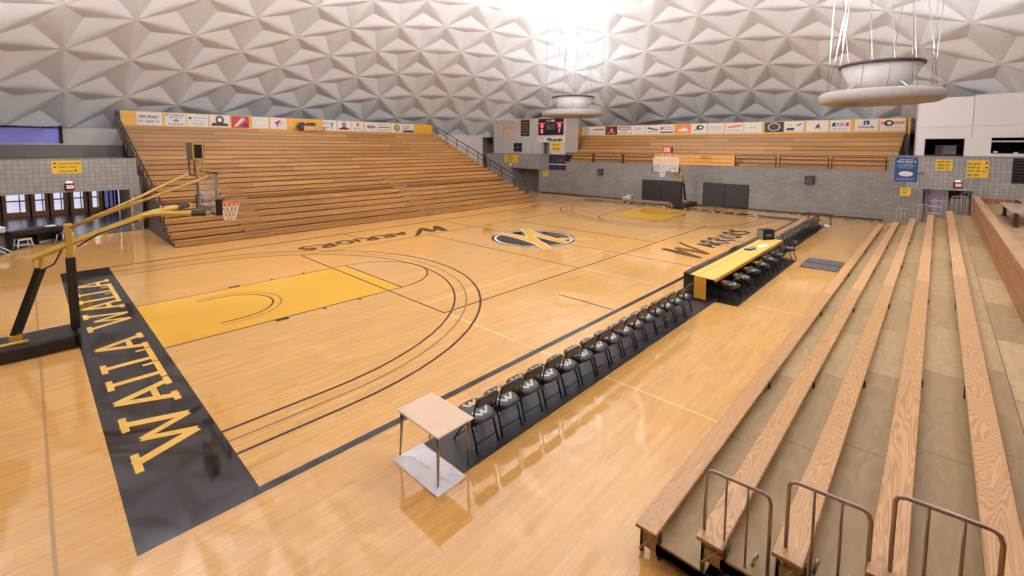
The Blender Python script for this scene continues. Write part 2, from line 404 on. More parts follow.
for s in (-1, 1):
    def T(p, s=s): return (2.0 + p.x, -6.95 + p.y) if s < 0 else (-1.85 - p.x, 6.1 - p.y * .85)
    ZB[0] = 0
    brush([(0, 1.69), (-.2, .95), (-.56, -.15)], .42, .003, 1, T)
    brush([(-.5, -.12), (.0, .75), (.5, 1.35)], .24, .003, 1, T)
    brush([(.55, 1.38), (.48, .7), (.34, -.16)], .42, .003, 1, T)
    brush([(.36, -.12), (.9, .6), (1.3, 1.2), (1.77, 1.72)], .24, .003, 1, T)
    x = 1.65
    for c, w in (('A', .75), ('R', .85), ('R', .85), ('I', .4), ('O', .8), ('R', .85), ('S', .7)):
        for st in GL[c]: brush([(x + a, b * .95 + .1) for a, b in st], .23, .003, 1, T)
        x += w
ZB[0] = 0
# centre mark: dark disc ringed in white behind a broad gold brushed W
def ell(rx, ry, z, m, cx=-.1, cy=.2, n=40): fl.poly([(cx + rx * math.cos(2 * PI * k / n), cy + ry * math.sin(2 * PI * k / n)) for k in range(n)], z, m)
ell(1.98, 1.98, .0030, 1); ell(1.86, 1.86, .0033, 7); ell(1.76, 1.76, .0036, 1)
IDT = lambda p: (p.x, p.y)
for w, z, m in ((.62, .0040, 7), (.47, .0044, 2)):
    brush([(-.35, 2.3), (-.35, 1.0), (-.8, -.7), (-1.4, -1.75)], w, z, m, IDT)
    brush([(-1.4, -1.75), (-.75, -.6), (-.1, .3), (.9, 1.6)], w * .8, z, m, IDT)
    brush([(1.35, 2.1), (.75, 1.0), (.35, -.4), (.1, -1.5)], w, z, m, IDT)
    brush([(.1, -1.5), (.5, -.9), (.95, -1.1), (1.75, -2.0)], w * .7, z, m, IDT)
struct('floor', fl, FM)

# ------------------------------------------------------------------ faceted dome
DR, DZ = 40.0, -24.0
def dome_pt(pol, th): return Vector((DR * math.sin(pol) * math.cos(th), DR * math.sin(pol) * math.sin(th), DZ + DR * math.cos(pol)))
TH0 = math.radians(31.7)
def pc(m): return math.radians(m * (5.142 - .0417 * m))
CEN = Vector((0, 0, DZ)); nodes = []; key = {}
def node(s, m, t):
    if t == m and m: s, t = (s + 1) % 6, 0
    if m == 0: s = t = 0
    k = (s, m, t)
    if k not in key:
        if m == 0: p = dome_pt(0, 0)
        else:
            a = (dome_pt(pc(m), TH0 + s * PI / 3) - CEN).normalized(); b = (dome_pt(pc(m), TH0 + (s + 1) * PI / 3) - CEN).normalized()
            an = a.angle(b); f = t / m; p = CEN + DR * (a * math.sin((1 - f) * an) + b * math.sin(f * an)) / math.sin(an)
        key[k] = len(nodes); nodes.append(p)
    return key[k]
tris = []
NR = 12
for s in range(6):
    for m in range(1, NR):
        for t in range(m):
            tris.append((node(s, m, t), node(s, m, t + 1), node(s, m - 1, t)))
            if t < m - 1: tris.append((node(s, m, t + 1), node(s, m - 1, t + 1), node(s, m - 1, t)))
edges = {}
for tri in tris:
    P = [nodes[i] for i in tri]; c = sum(P, Vector()) / 3; apex = c + (c - CEN).normalized() * .42
    for i in range(3):
        e = tuple(sorted((tri[i], tri[(i + 1) % 3]))); edges.setdefault(e, []).append(apex)
dm = MB(); dm.keepn = True
SS = [0, .1, .25, .5, .75, .9, 1]; WW = [-1, -.62, -.36, -.2, -.08, .08, .2, .36, .62, 1]; EPS = .22
def aw(w): return (math.sqrt(w * w + EPS * EPS) + w - (math.sqrt(1 + EPS * EPS) - 1)) / 2
for (i, j), ap in edges.items():
    A, B = nodes[i], nodes[j]
    if len(ap) == 1: continue
    if min(A.z, B.z) < 2.2: continue
    C1, C2 = ap; grid = []
    def edge_pt(C, s): return A.lerp(C, s * 2) if s <= .5 else C.lerp(B, s * 2 - 1)
    for s in SS:
        R = A.lerp(B, s); E1 = edge_pt(C1, s); E2 = edge_pt(C2, s)
        grid.append([R] if s in (0, 1) else [R + aw(-w) * (E1 - R) + aw(w) * (E2 - R) for w in WW])
    vs = []; off = []
    for g in grid: off.append(len(vs)); vs += g
    fs = []; nW = len(WW)
    for k in range(nW - 1):
        fs.append((off[0], off[1] + k, off[1] + k + 1)); fs.append((off[-1], off[-2] + k + 1, off[-2] + k))
        for a in range(1, len(SS) - 2): fs.append((off[a] + k, off[a + 1] + k, off[a + 1] + k + 1, off[a] + k + 1))
    nrm = (vs[fs[1][1]] - vs[fs[1][0]]).cross(vs[fs[1][2]] - vs[fs[1][0]])
    if nrm.dot(CEN - A) < 0: fs = [tuple(reversed(f)) for f in fs]
    dm.add(vs, fs, 0, True)
dme = bpy.data.meshes.new('ceiling'); dme.from_pydata(dm.v, [], dm.f); dme.materials.append(M_dome)
for p in dme.polygons: p.use_smooth = True
bm = bmesh.new(); bm.from_mesh(dme)
bmesh.ops.bisect_plane(bm, geom=bm.verts[:] + bm.edges[:] + bm.faces[:], plane_co=(0, 0, 5.24), plane_no=(0, 0, 1), clear_inner=True)
bm.to_mesh(dme); bm.free()
dome = bpy.data.objects.new('ceiling', dme); COL.objects.link(dome); tag(dome, kind='structure')

# curved base wall under the dome rim (left open where the lobby passes through)
rw = MB(); n = 96; RW = 28.6
for k in range(n):
    a0, a1 = 2 * PI * k / n, 2 * PI * (k + 1) / n; mid = math.degrees((a0 + a1) / 2)
    z0 = 2.75 if 104 < mid < 136 else 0
    rw.add([(RW * math.cos(a), RW * math.sin(a), z) for a in (a0, a1) for z in (z0, 6.0)], [(0, 1, 3, 2)])
struct('wall_rim', rw, M_concrete)
rw = MB(); n = 96
for k in range(n):
    a0, a1 = 2 * PI * k / n, 2 * PI * (k + 1) / n
    rw.add([(r * math.cos(a), r * math.sin(a), 5.26) for a in (a0, a1) for r in (26.6, 28.7)], [(0, 1, 3, 2)])
struct('trim_rim_soffit', rw, M_concrete)

# ------------------------------------------------------------------ left bleacher bank
NX0, NX1 = -12.1, 10.9; NROW = 22; RUN = .598; RISE = .248; Y0 = 9.6
AISLES = (-8.85, .85)
bl = thing('bleacher', 'wide bank of brown wooden bleachers climbing from the far sideline to a gold back board', 'bleachers', (NX0, Y0, 0))
for k in range(NROW):
    y = k * RUN; z = RISE * (k + 1); r = MB(); L = NX1 - NX0
    # seat board overhanging a recessed riser, dark strip painted as foot-gap shade, deck behind
    r.box(0, L, y, y + .30, z - .045, z, 0, .006)
    r.box(.01, L - .01, y + .012, y + .04, z - .215, z - .045, 0)
    r.box(.01, L - .01, y + .04, y + .06, z - RISE, z - .21, 1)
    r.box(.01, L - .01, y + .30, y + RUN + .12, z - .06, z - .03, 0)
    r.build('bench_row', [M_bench, M_rail_d], bl)
    for ax in AISLES:
        a = MB(); x = ax - NX0
        a.box(x - .5, x + .5, y - .2, y + .01, z - RISE, z - RISE * .5, 0)
        a.box(x - .52, x - .49, y - .22, y + .3, z - RISE * .5, z - RISE * .5 + .012, 1); a.box(x + .49, x + .52, y - .22, y + .3, z - RISE * .5, z - RISE * .5 + .012, 1)
        if k < 9: a.build('aisle_step', [M_aisle, M_letter], bl)
e = MB()
prof = [(.1, 0)] + [q for k in range(NROW) for q in ((.1 + k * RUN, RISE * k + .06), (.1 + k * RUN, RISE * (k + 1) - .06))] + [(NROW * RUN, RISE * NROW - .06), (NROW * RUN, 0)]
e.prism(prof, 0, .04, .10)
e.build('end_panel', M_rail_d, bl)
e = MB(); e.prism(prof, 0, NX1 - NX0 - .1, NX1 - NX0 - .04); e.build('end_panel', M_rail_d, bl)
YB = Y0 + NROW * RUN - .02
b = MB(); b.box(0, 22.85, YB - Y0, YB - Y0 + .05, RISE * NROW - .3, 6.38, 0); b.build('back_panel', M_gold, bl)
b = MB(); b.box(0, 22.85, YB - Y0 + .05, YB - Y0 + .12, 0, 6.34, 0); b.build('back_support', M_concrete, bl)

# stair railings at the bank's two ends
def stair_rail(name, label, x, pts, spacing, h, m, bars=True, r=.02):
    y0, z0 = pts[0]; t = thing(name, label, 'railing', (x, y0, z0))
    (ya, za), (yb, zb) = pts[0], pts[-1]; n = max(2, int(abs(yb - ya) / spacing))
    top = MB(); top.tube([(0, ya - y0, h), (0, yb - y0, zb - z0 + h)], r * 1.2); top.build('handrail', m, t)
    mid = MB(); mid.tube([(0, ya - y0, h * .5), (0, yb - y0, zb - z0 + h * .5)], r * .8); mid.build('midrail', m, t)
    for k in range(n + 1):
        f = k / n; y = (yb - ya) * f; z = (zb - za) * f; p = MB(); p.box(-r * .8, r * .8, y - r * .8, y + r * .8, z - .25, z + h); p.build('post', m, t)
    return t
stair_rail('stair_railing', 'brown stair railing of close balusters down the near end of the big bleacher bank', -12.35, [(22.4, 5.45), (9.9, .95)], .8, .86, M_rail_d, r=.03)
stair_rail('stair_railing', 'dark two-bar railing sloping down the far end of the big bleacher bank', 11.05, [(22.4, 5.35), (10.6, .6)], 1.35, .8, M_rail_d, r=.03)
# press stand with two seat backs on the top row
ps = thing('camera_stand', 'wooden box stand with two dark seat backs breaking the top of the big bleacher bank', 'stand', (-1.0, YB - .75, RISE * NROW + .002))
b = MB(); b.box(-.85, .85, -.2, -.12, 0, .34, 0); b.box(-.85, -.78, -.2, .5, 0, .3, 0); b.box(.78, .85, -.2, .5, 0, .3, 0); b.build('box_front', M_plank, ps)
for x, m, w in ((-.72, M_navy, .22), (-.02, M_brown, .35)):
    b = MB(); b.box(x - w, x + w, .3, .37, .0, .62, 0, .05); b.build('seat_back', m, ps)
b = MB(); b.tube([(-.85, -.15, .03), (-1.0, -.2, .2), (-1.25, .0, .3)], .05); b.build('arm_bracket', M_rail_d, ps)

# ------------------------------------------------------------------ sponsor banners
def banner(xc, w, h, draw, label, place, group):
    """flat printed board; draw(t, w, h) adds coloured print parts in its x/z plane, facing -y"""
    t = thing('banner', label, 'banner', *place(xc), group=group)
    base = draw(t, w, h)
    b = MB(); b.box(-w / 2, w / 2, 0, .02, -h / 2, h / 2); b.build('board', base or M_white, t)
    return t
def P(t, m, fn, name='print'):
    mb = MB(); fn(mb); mb.build(name, m, t)
def rectp(x0, x1, z0, z1, y=-.006): return lambda mb: mb.box(x0, x1, y, y + .005, z0, z1)
def lines(*ls):
    def f(mb):
        for (x0, x1, z, h) in ls: blur_line(mb, x0, x1, z, h)
    return f
def disc(cx, cz, rx, rz, y=-.008, n=20):
    return lambda mb: mb.prism([(cx + rx * math.cos(2 * PI * k / n), cz + rz * math.sin(2 * PI * k / n)) for k in range(n)], 1, y, y + .004)
def polyp(pts, y=-.007): return lambda mb: mb.prism(pts, 1, y, y + .004)
def textp(t, s, m, w, h, x=0, z=0, bold=0, italic=0, y=.007):
    mb = text_mb(s, w, h, y, bold, italic); mb.v = [(a + x, b_, c + z) for a, b_, c in mb.v]; mb.keepn = True; mb.build('lettering', m, t)

def d_dash(t, w, h): textp(t, 'PIPS PRARY', M_ink, w * .8, h * .24, 0, h * .14, .02, .3); P(t, M_navy, lines((-.42 * w, -.2 * w, -h * .2, h * .13))); P(t, M_ink, lines((-.14 * w, .42 * w, -h * .2, h * .15)))
def d_mill(t, w, h): P(t, M_ink, lines((-.47 * w, .47 * w, h * .36, h * .13), (-.3 * w, .3 * w, h * .18, h * .1), (-.36 * w, .42 * w, -h * .36, h * .13))); P(t, M_inkg, polyp([(-.16 * w, -.15 * h), (.16 * w, -.15 * h), (.08 * w, .03 * h), (-.06 * w, .03 * h)]))
def d_grey3(t, w, h): P(t, M_inkg, lines((-.2 * w, .45 * w, h * .2, h * .09), (-.3 * w, .35 * w, -h * .05, h * .06), (-.25 * w, .3 * w, -h * .27, h * .12))); P(t, M_ink, disc(-.36 * w, .18 * h, .08 * w, .09 * h))
def d_arch(t, w, h): P(t, M_ink, disc(0, .12 * h, .21 * w, .34 * h)); P(t, M_white, disc(0, .12 * h, .11 * w, .18 * h, -.011)); P(t, M_ink, polyp([(-.44 * w, -.4 * h), (.44 * w, -.4 * h), (.4 * w, -.2 * h), (.2 * w, -.12 * h), (-.25 * w, -.12 * h), (-.4 * w, -.2 * h)], -.012)); P(t, M_decal, lines((-.3 * w, .28 * w, -h * .28, h * .06)))
def d_redrope(t, w, h): P(t, M_decal, polyp([(-.38 * w, -.38 * h), (-.2 * w, -.4 * h), (.28 * w, .25 * h), (.1 * w, .42 * h), (-.1 * w, .1 * h)])); P(t, M_maroon, polyp([(.05 * w, -.42 * h), (.45 * w, -.42 * h), (.4 * w, -.05 * h), (.2 * w, -.1 * h)])); return M_red
def d_ovals(t, w, h): P(t, M_decal, disc(0, 0, .42 * w, .32 * h)); P(t, M_white, disc(0, 0, .38 * w, .27 * h, -.011)); P(t, M_inkg, lines((-.33 * w, .33 * w, .02 * h, .07 * h)))
def d_redarrow(t, w, h): P(t, M_red, polyp([(-.26 * w, .08 * h), (.2 * w, .42 * h), (-.02 * w, -.1 * h), (-.04 * w, -.38 * h), (-.1 * w, -.18 * h)])); P(t, M_inkg, lines((.12 * w, .42 * w, 0, .2 * h)))
def d_splash(t, w, h): P(t, M_ink, lines((-.46 * w, -.06 * w, .22 * h, .16 * h), (-.42 * w, -.05 * w, -.2 * h, .1 * h), (.1 * w, .2 * w, -.25 * h, .2 * h))); P(t, M_inkg, disc(.15 * w, .1 * h, .08 * w, .25 * h)); P(t, M_red, lines((.27 * w, .43 * w, .28 * h, .08 * h)))
def d_maroonman(t, w, h): P(t, M_inkg, disc(0, .14 * h, .16 * w, .26 * h)); P(t, M_maroon, polyp([(-.42 * w, -.38 * h), (.42 * w, -.38 * h), (.4 * w, -.26 * h), (.12 * w, -.1 * h), (-.12 * w, -.1 * h), (-.4 * w, -.26 * h)]))
def d_olive(t, w, h): P(t, M_green, polyp([(-.14 * w, .1 * h), (0, .42 * h), (.16 * w, .3 * h), (.06 * w, -.05 * h)])); P(t, M_inkg, lines((-.4 * w, .4 * w, -.18 * h, .09 * h), (-.3 * w, .3 * w, -.34 * h, .07 * h)))
def d_greyoval(t, w, h): P(t, M_inkg, disc(0, .05 * h, .36 * w, .2 * h)); P(t, M_decal, polyp([(-.2 * w, .12 * h), (.2 * w, .12 * h), (0, .42 * h)], -.012))
def d_navyline(t, w, h): P(t, M_navy, rectp(-.45 * w, .45 * w, -.02 * h, .08 * h)); P(t, M_inkg, lines((-.35 * w, .35 * w, .3 * h, .1 * h), (-.36 * w, .36 * w, -.28 * h, .13 * h)))
def d_goldcrest(t, w, h): P(t, M_green, disc(0, .02 * h, .26 * w, .38 * h)); P(t, M_gold, polyp([(-.1 * w, .15 * h), (.14 * w, .2 * h), (.05 * w, -.25 * h)], -.012))
def d_brownbar(t, w, h): P(t, M_brown, rectp(-.48 * w, .48 * w, -.46 * h, -.22 * h)); P(t, M_ink, lines((-.4 * w, .1 * w, .2 * h, .12 * h), (-.4 * w, 0, .0, .1 * h)))
def d_pale(t, w, h): P(t, M_inkg, lines((-.36 * w, .4 * w, .24 * h, .1 * h), (-.2 * w, .25 * w, 0, .09 * h), (-.25 * w, .2 * w, -.24 * h, .09 * h)))
def d_olivebar(t, w, h): P(t, M_green, rectp(-.44 * w, .44 * w, .06 * h, .26 * h)); P(t, M_inkg, lines((-.4 * w, .4 * w, -.2 * h, .06 * h)))
def d_maroon(t, w, h): P(t, M_white, lines((-.34 * w, .34 * w, -.26 * h, .13 * h))); P(t, M_decal_g, polyp([(-.14 * w, -.1 * h), (.16 * w, -.1 * h), (.02 * w, .34 * h)])); return M_maroon
def d_boxed(t, w, h): P(t, M_ink, rectp(-.42 * w, .42 * w, .06 * h, .42 * h)); P(t, M_decal, rectp(-.34 * w, .34 * w, .13 * h, .34 * h, -.011)); P(t, M_navy, lines((-.2 * w, .2 * w, -.1 * h, .14 * h), (-.38 * w, .38 * w, -.32 * h, .12 * h)))
def d_swoosh(t, w, h): P(t, M_orange, polyp([(-.4 * w, -.1 * h), (.1 * w, .05 * h), (.4 * w, .32 * h), (.15 * w, .2 * h), (-.38 * w, .02 * h)])); P(t, M_inkg, lines((-.4 * w, .2 * w, .26 * h, .12 * h), (-.3 * w, .38 * w, -.28 * h, .06 * h)))
def d_script(t, w, h): P(t, M_ink, polyp([(-.42 * w, .25 * h), (-.3 * w, .3 * h), (.42 * w, .02 * h), (.38 * w, -.1 * h), (-.36 * w, .12 * h)])); P(t, M_inkg, lines((-.3 * w, .32 * w, -.26 * h, .13 * h)))
def d_maroonbars(t, w, h): P(t, M_maroon, lines((-.2 * w, .42 * w, .26 * h, .13 * h), (-.2 * w, .42 * w, .02 * h, .11 * h))); P(t, M_maroon, rectp(-.45 * w, .45 * w, -.4 * h, -.24 * h)); P(t, M_red, disc(-.34 * w, .14 * h, .1 * w, .2 * h))
def d_orange(t, w, h): P(t, M_white, polyp([(-.36 * w, -.25 * h), (.38 * w, -.25 * h), (.3 * w, .0 * h), (.05 * w, .22 * h), (-.15 * w, .0 * h), (-.3 * w, .02 * h)])); P(t, M_gold, rectp(-.48 * w, .48 * w, -.48 * h, -.34 * h)); return M_orange
def d_greenring(t, w, h): P(t, M_ink, disc(.08 * w, .14 * h, .24 * w, .27 * h)); P(t, M_white, disc(.12 * w, .15 * h, .11 * w, .12 * h, -.012)); P(t, M_ink, polyp([(-.3 * w, -.14 * h), (-.26 * w, -.22 * h), (.1 * w, .0), (.0, .08 * h)], -.013))
def d_twolines(t, w, h): P(t, M_inkg, lines((-.4 * w, .4 * w, .16 * h, .14 * h), (-.4 * w, .4 * w, -.08 * h, .12 * h), (-.3 * w, .3 * w, -.28 * h, .05 * h)))
def d_flame(t, w, h): P(t, M_orange, polyp([(-.42 * w, .0), (-.3 * w, .22 * h), (.42 * w, .34 * h), (.4 * w, .12 * h), (0, .06 * h)])); P(t, M_maroon, lines((-.38 * w, .0, .12 * h, .15 * h))); P(t, M_inkg, lines((-.4 * w, .38 * w, -.24 * h, .09 * h)))
def d_thin(t, w, h): P(t, M_inkg, lines((-.44 * w, .44 * w, .04 * h, .03 * h), (-.14 * w, .14 * w, .03 * h, .14 * h)))
def d_blackring(t, w, h): P(t, M_decal, disc(0, .02 * h, .33 * w, .4 * h)); P(t, M_ink, disc(0, .02 * h, .27 * w, .32 * h, -.012)); P(t, M_maroon, disc(0, .02 * h, .16 * w, .22 * h, -.016)); return M_ink
def d_cornermark(t, w, h): P(t, M_ink, rectp(-.38 * w, .02 * w, -.34 * h, -.1 * h)); P(t, M_ink, polyp([(.08 * w, .12 * h), (.36 * w, .32 * h), (.44 * w, .26 * h), (.2 * w, .08 * h)])); P(t, M_decal, rectp(-.38 * w, -.08 * w, .06 * h, .3 * h))
def d_bigA(t, w, h): textp(t, 'A', M_ink, w * .24, h * .5, .02 * w, 0, .05, .2); P(t, M_maroon, polyp([(-.1 * w, -.08 * h), (0, -.08 * h), (-.02 * w, .12 * h)], -.012)); P(t, M_decal, lines((-.32 * w, -.16 * w, .2 * h, .04 * h), (.2 * w, .34 * w, .2 * h, .04 * h)))
def d_rbi(t, w, h): P(t, M_navy, polyp([(-.44 * w, -.06 * h), (-.4 * w, .3 * h), (-.22 * w, .3 * h), (-.26 * w, -.06 * h)])); P(t, M_red, polyp([(.24 * w, -.06 * h), (.28 * w, .3 * h), (.44 * w, .3 * h), (.4 * w, -.06 * h)])); textp(t, 'RBI', M_inkg, w * .42, h * .34, 0, h * .12, .03, .2); P(t, M_inkg, lines((-.38 * w, .38 * w, -.28 * h, .12 * h)))
def d_lloyds(t, w, h): P(t, M_navy, rectp(-.13 * w, .13 * w, .04 * h, .42 * h)); textp(t, 'L', M_white, w * .09, h * .22, 0, h * .22, .04, 0, .013); textp(t, 'Lloyds', M_ink, w * .66, h * .28, 0, -h * .17, .03); P(t, M_inkg, lines((-.3 * w, .3 * w, -.42 * h, .05 * h)))
def d_eye(t, w, h): P(t, M_orange, rectp(-.48 * w, .46 * w, .04 * h, .28 * h)); P(t, M_ink, disc(-.16 * w, .14 * h, .2 * w, .27 * h, -.011)); P(t, M_white, disc(-.14 * w, .15 * h, .09 * w, .13 * h, -.016)); P(t, M_inkg, lines((-.38 * w, .4 * w, -.28 * h, .08 * h)))

LB = [(-11.36, -10.12, d_dash, 'white banner of slanted black lettering at the near end of the big bleacher bank'),
      (-9.96, -8.86, d_mill, 'white banner with a small grey wedge between dark lines, beside the slanted black lettering'),
      (-8.81, -7.65, d_grey3, 'white banner with a black dot and three grey lines, left of the dark arch banner'),
      (-7.57, -6.39, d_arch, 'white banner with a big dark arch over a dark base'),
      (-6.28, -5.19, d_redrope, 'bright red banner with a pale slanting figure above the big bleacher bank'),
      (-4.99, -3.93, d_ovals, 'white banner with a pale ringed oval between the red banner and the red arrow'),
      (-3.79, -2.66, d_redarrow, 'white banner with a red arrowhead beside the bare gold stretch'),
      (-.2 + .28, 1.18, d_splash, 'white banner with a red corner line, first right of the wooden camera stand'),
      (1.27, 2.38, d_maroonman, 'white banner with a grey dome over a maroon base'),
      (2.47, 3.54, d_olive, 'white banner with an olive sprig over two grey lines'),
      (3.67, 4.84, d_greyoval, 'white banner with a grey oval badge and pale peak'),
      (4.88, 6.1, d_navyline, 'white banner crossed by one navy bar between two grey lines'),
      (6.22, 7.38, d_goldcrest, 'white banner with a round olive and gold crest'),
      (7.46, 8.6, d_brownbar, 'white banner with a brown foot bar at the far end of the big bank')]
for x0, x1, d, lab in LB:
    banner((x0 + x1) / 2, x1 - x0, .8, d, lab, lambda x: ((x, YB - .03, 5.94), 0), 'sponsor banners above the big bleacher bank')

# ------------------------------------------------------------------ far end wall (own frame: +x away from the court, +y to the left)
FA = math.atan(.06)
def F(dx, y, z=0): return (17.45 + dx * math.cos(FA) - y * math.sin(FA), dx * math.sin(FA) + y * math.cos(FA), z)
FRZ = FA
def fstruct(name, mb, m): return struct(name, mb, m, F(0, 0), FRZ)
w = MB()
w.box(0, .3, -11.6, 11.25, 0, 2.94); w.box(0, .3, 11.25, 14.15, 0, 3.6); w.box(-.002, .3, -12.45, -11.6, 0, 3.85); w.box(.02, .3, -13.2, -12.45, 0, 2.0)
fstruct('wall_far', w, M_cmu)
w = MB(); w.box(-.004, .3, 14.15, 20.9, 2.2, 3.6); w.box(0, .3, 17.6, 20.9, 0, 2.2)
w.box(-.004, .3, -17.6, -12.45, 2.0, 3.85); w.box(0, .3, -17.6, -15.25, 0, 2.0)
fstruct('wall_far_lintel', w, M_cmu2)
w = MB(); w.box(-.03, .32, -17.6, -11.6, 3.85, 3.9); w.box(-.03, .32, 13.0, 20.9, 3.6, 3.65); w.box(-.02, .3, -11.6, 11.25, 2.94, 2.99); fstruct('trim_1', w, M_concrete)
# tunnels behind the openings
for y0, y1, h in ((14.15, 17.6, 2.2), (-15.25, -12.45, 2.0)):
    w = MB(); dd = 2.0; w.box(.3, dd, y0 - .15, y0, 0, h); w.box(.3, dd, y1, y1 + .15, 0, h); w.box(.3, dd, y0 - .15, y1 + .15, h, h + .15); w.box(dd - .1, dd, y0, y1, 0, h)
    fstruct('wall_tunnel', w, M_concrete)
# pale corner block with scoreboard
w = MB()
w.box(.6, .9, 14.1, 15.5, 3.6, 7.0); w.box(.3, .6, 15.46, 20.2, 3.6, 7.0)
w.box(.02, 2.2, 11.2, 14.25, 5.25, 7.0); w.box(.02, 2.2, 11.2, 12.95, 3.62, 5.25); w.box(1.2, 2.2, 12.95, 14.25, 3.6, 5.25)
fstruct('wall_corner', w, M_cream_wall)
w = MB(); w.add([(10.95, 22.9, 0), (16.0, 21.3, 0), (16.0, 21.3, 5.45), (10.95, 22.9, 5.45)], [(0, 1, 2, 3)]); w.box(10.95, 16.1, 22.85, 23.0, 0, 3.6)
struct('wall_back', w, M_cream_wall)
# press box block on the right
w = MB()
ys = [(-12.85, -13.12), (-14.76, -15.75), (-14.8, -15.0)]
w.box(.25, .5, -15.0, -12.85, 5.55, 7.12); w.box(.25, .5, -21, -15.02, 5.55, 7.2)
w.box(.25, .5, -15.0, -12.85, 4.86, 5.54); w.box(.25, .5, -21, -15.02, 4.9, 5.54)
w.box(.25, .5, -13.12, -12.85, 3.9, 4.86); w.box(.25, .5, -15.78, -14.76, 3.9, 4.9); w.box(.25, .5, -21, -15.78, 3.9, 4.05)
w.box(.25, 3, -12.85, -12.75, 3.9, 7.1)
fstruct('wall_press_box', w, M_white)
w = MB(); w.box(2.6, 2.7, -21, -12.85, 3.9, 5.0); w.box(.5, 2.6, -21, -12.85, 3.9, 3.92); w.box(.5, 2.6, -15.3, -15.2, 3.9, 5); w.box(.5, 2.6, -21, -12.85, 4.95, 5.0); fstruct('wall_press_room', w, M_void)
t = thing('window_1', None, None, F(.4, -13.95, 3.95), FRZ); t['kind'] = 'structure'
b = MB(); b.box(-.02, .02, -.8, .8, 0, .03); b.box(-.02, .02, -.8, .8, .86, .9); b.box(-.02, .02, -.82, -.78, 0, .9); b.box(-.02, .02, .78, .82, 0, .9); b.build('window_frame', M_rail_d, t)
b = MB(); b.box(1.2, 1.25, -.6, .3, .0, .55); b.build('cabinet_back', M_concrete, t)
t = thing('window_2', None, None, F(.4, -17.5, 4.05), FRZ); t['kind'] = 'structure'
b = MB(); b.box(-.1, .0, -1.7, 1.7, .62, .68); b.box(-.06, -.02, .02, .06, 0, .62); b.box(-.06, .0, 1.45, 1.6, .05, .13); b.box(-.06, .0, .7, .85, 0, .08); b.build('window_frame', M_white, t)
# dark drapery / stairs between upper bleacher and press box
t = thing('stair_railing', 'dark stair railing squeezed between the upper bleacher and the white press box', 'railing', F(1.6, -12.35, 3.9), FRZ)
for k in range(6):
    b = MB(); b.box(k * .4, k * .4 + .05, -.02, .02, 0, 1.2 + k * .22); b.build('post', M_rail_d, t)
b = MB(); b.tube([(0, 0, 1.2), (2.05, 0, 2.3)], .035); b.build('handrail', M_rail_d, t)

# upper bleacher on the wall top
ub = thing('bleacher', 'upper brown wooden bleacher on top of the grey block wall at the far end', 'bleachers', F(.45, 0, 2.94), FRZ)
NU = 8
for k in range(NU):
    x = .1 + k * .5; z = .3 * (k + 1) - .02; yl = min(11.15, 11.1 + k * .24) if k < 5 else 11.1 + k * .24; yr = -11.85 - k * .06; r = MB()
    r.box(x, x + .26, yr, yl, z - .05, z, 0, .006); r.box(x + .02, x + .05, yr, yl, z - .265, z - .05, 0); r.box(x + .05, x + .07, yr, yl, z - .3, z - .26, 1); r.box(x + .26, x + .64, yr, yl, z - .08, z - .05, 0)  # thin dark box at the riser foot paints the gap shade
    r.build('bench_row', [M_benchY, M_rail_d], ub)
b = MB(); b.box(4.02, 4.08, -12.55, 12.9, 2.3, 3.36); b.build('back_panel', M_gold, ub)
b = MB(); b.box(4.08, 4.16, -12.55, 12.9, -2.9, 3.3); b.build('back_support', M_concrete, ub)
RB = [(12.16, 11.04, d_pale, 'white banner with faint grey lines, first from the left on the upper bleacher'),
      (10.97, 9.67, d_olivebar, 'white banner crossed by an olive bar on the upper bleacher'),
      (9.56, 8.36, d_maroon, 'dark maroon banner with a small pale mark on the upper bleacher'),
      (8.3, 6.99, d_boxed, 'white banner with a black box over navy lines'),
      (6.9, 5.64, d_swoosh, 'white banner with an orange swoosh above the upper bleacher'),
      (5.55, 4.29, d_script, 'white banner with one sloping dark script stroke over a grey line'),
      (4.25, 2.96, d_maroonbars, 'white banner with maroon bars and a red dot beside the orange banner'),
      (2.83, 1.55, d_orange, 'orange banner with a white mountain shape'),
      (1.51, .25, d_greenring, 'white banner with a tilted black ring right of the orange banner'),
      (.11, -1.08, d_twolines, 'white banner with two broad grey lines, second right of the orange banner'),
      (-1.23, -2.55, d_flame, 'white banner with an orange flame and maroon word above the upper bleacher'),
      (-2.61, -3.86, d_thin, 'nearly blank white banner with one thin line, left of the black banner'),
      (-4.04, -5.32, d_blackring, 'black banner with a pale ring round a maroon centre'),
      (-5.38, -6.6, d_cornermark, 'white banner with a black block low left and a dark slash high right'),
      (-6.76, -8.11, d_bigA, 'white banner with a bold dark capital A in its middle'),
      (-8.23, -9.38, d_rbi, 'white banner with grey letters between a navy and a red block'),
      (-9.63, -10.88, d_lloyds, 'pale banner with a navy square L above the word Lloyds'),
      (-11.0, -12.28, d_eye, 'pale banner with a dark eye ring on an orange band at the right end')]
for y0, y1, d, lab in RB:
    banner((y0 + y1) / 2, y0 - y1, .76, d, lab, lambda y: (F(4.44, y, 5.86), FRZ - PI / 2), 'sponsor banners above the upper bleacher')

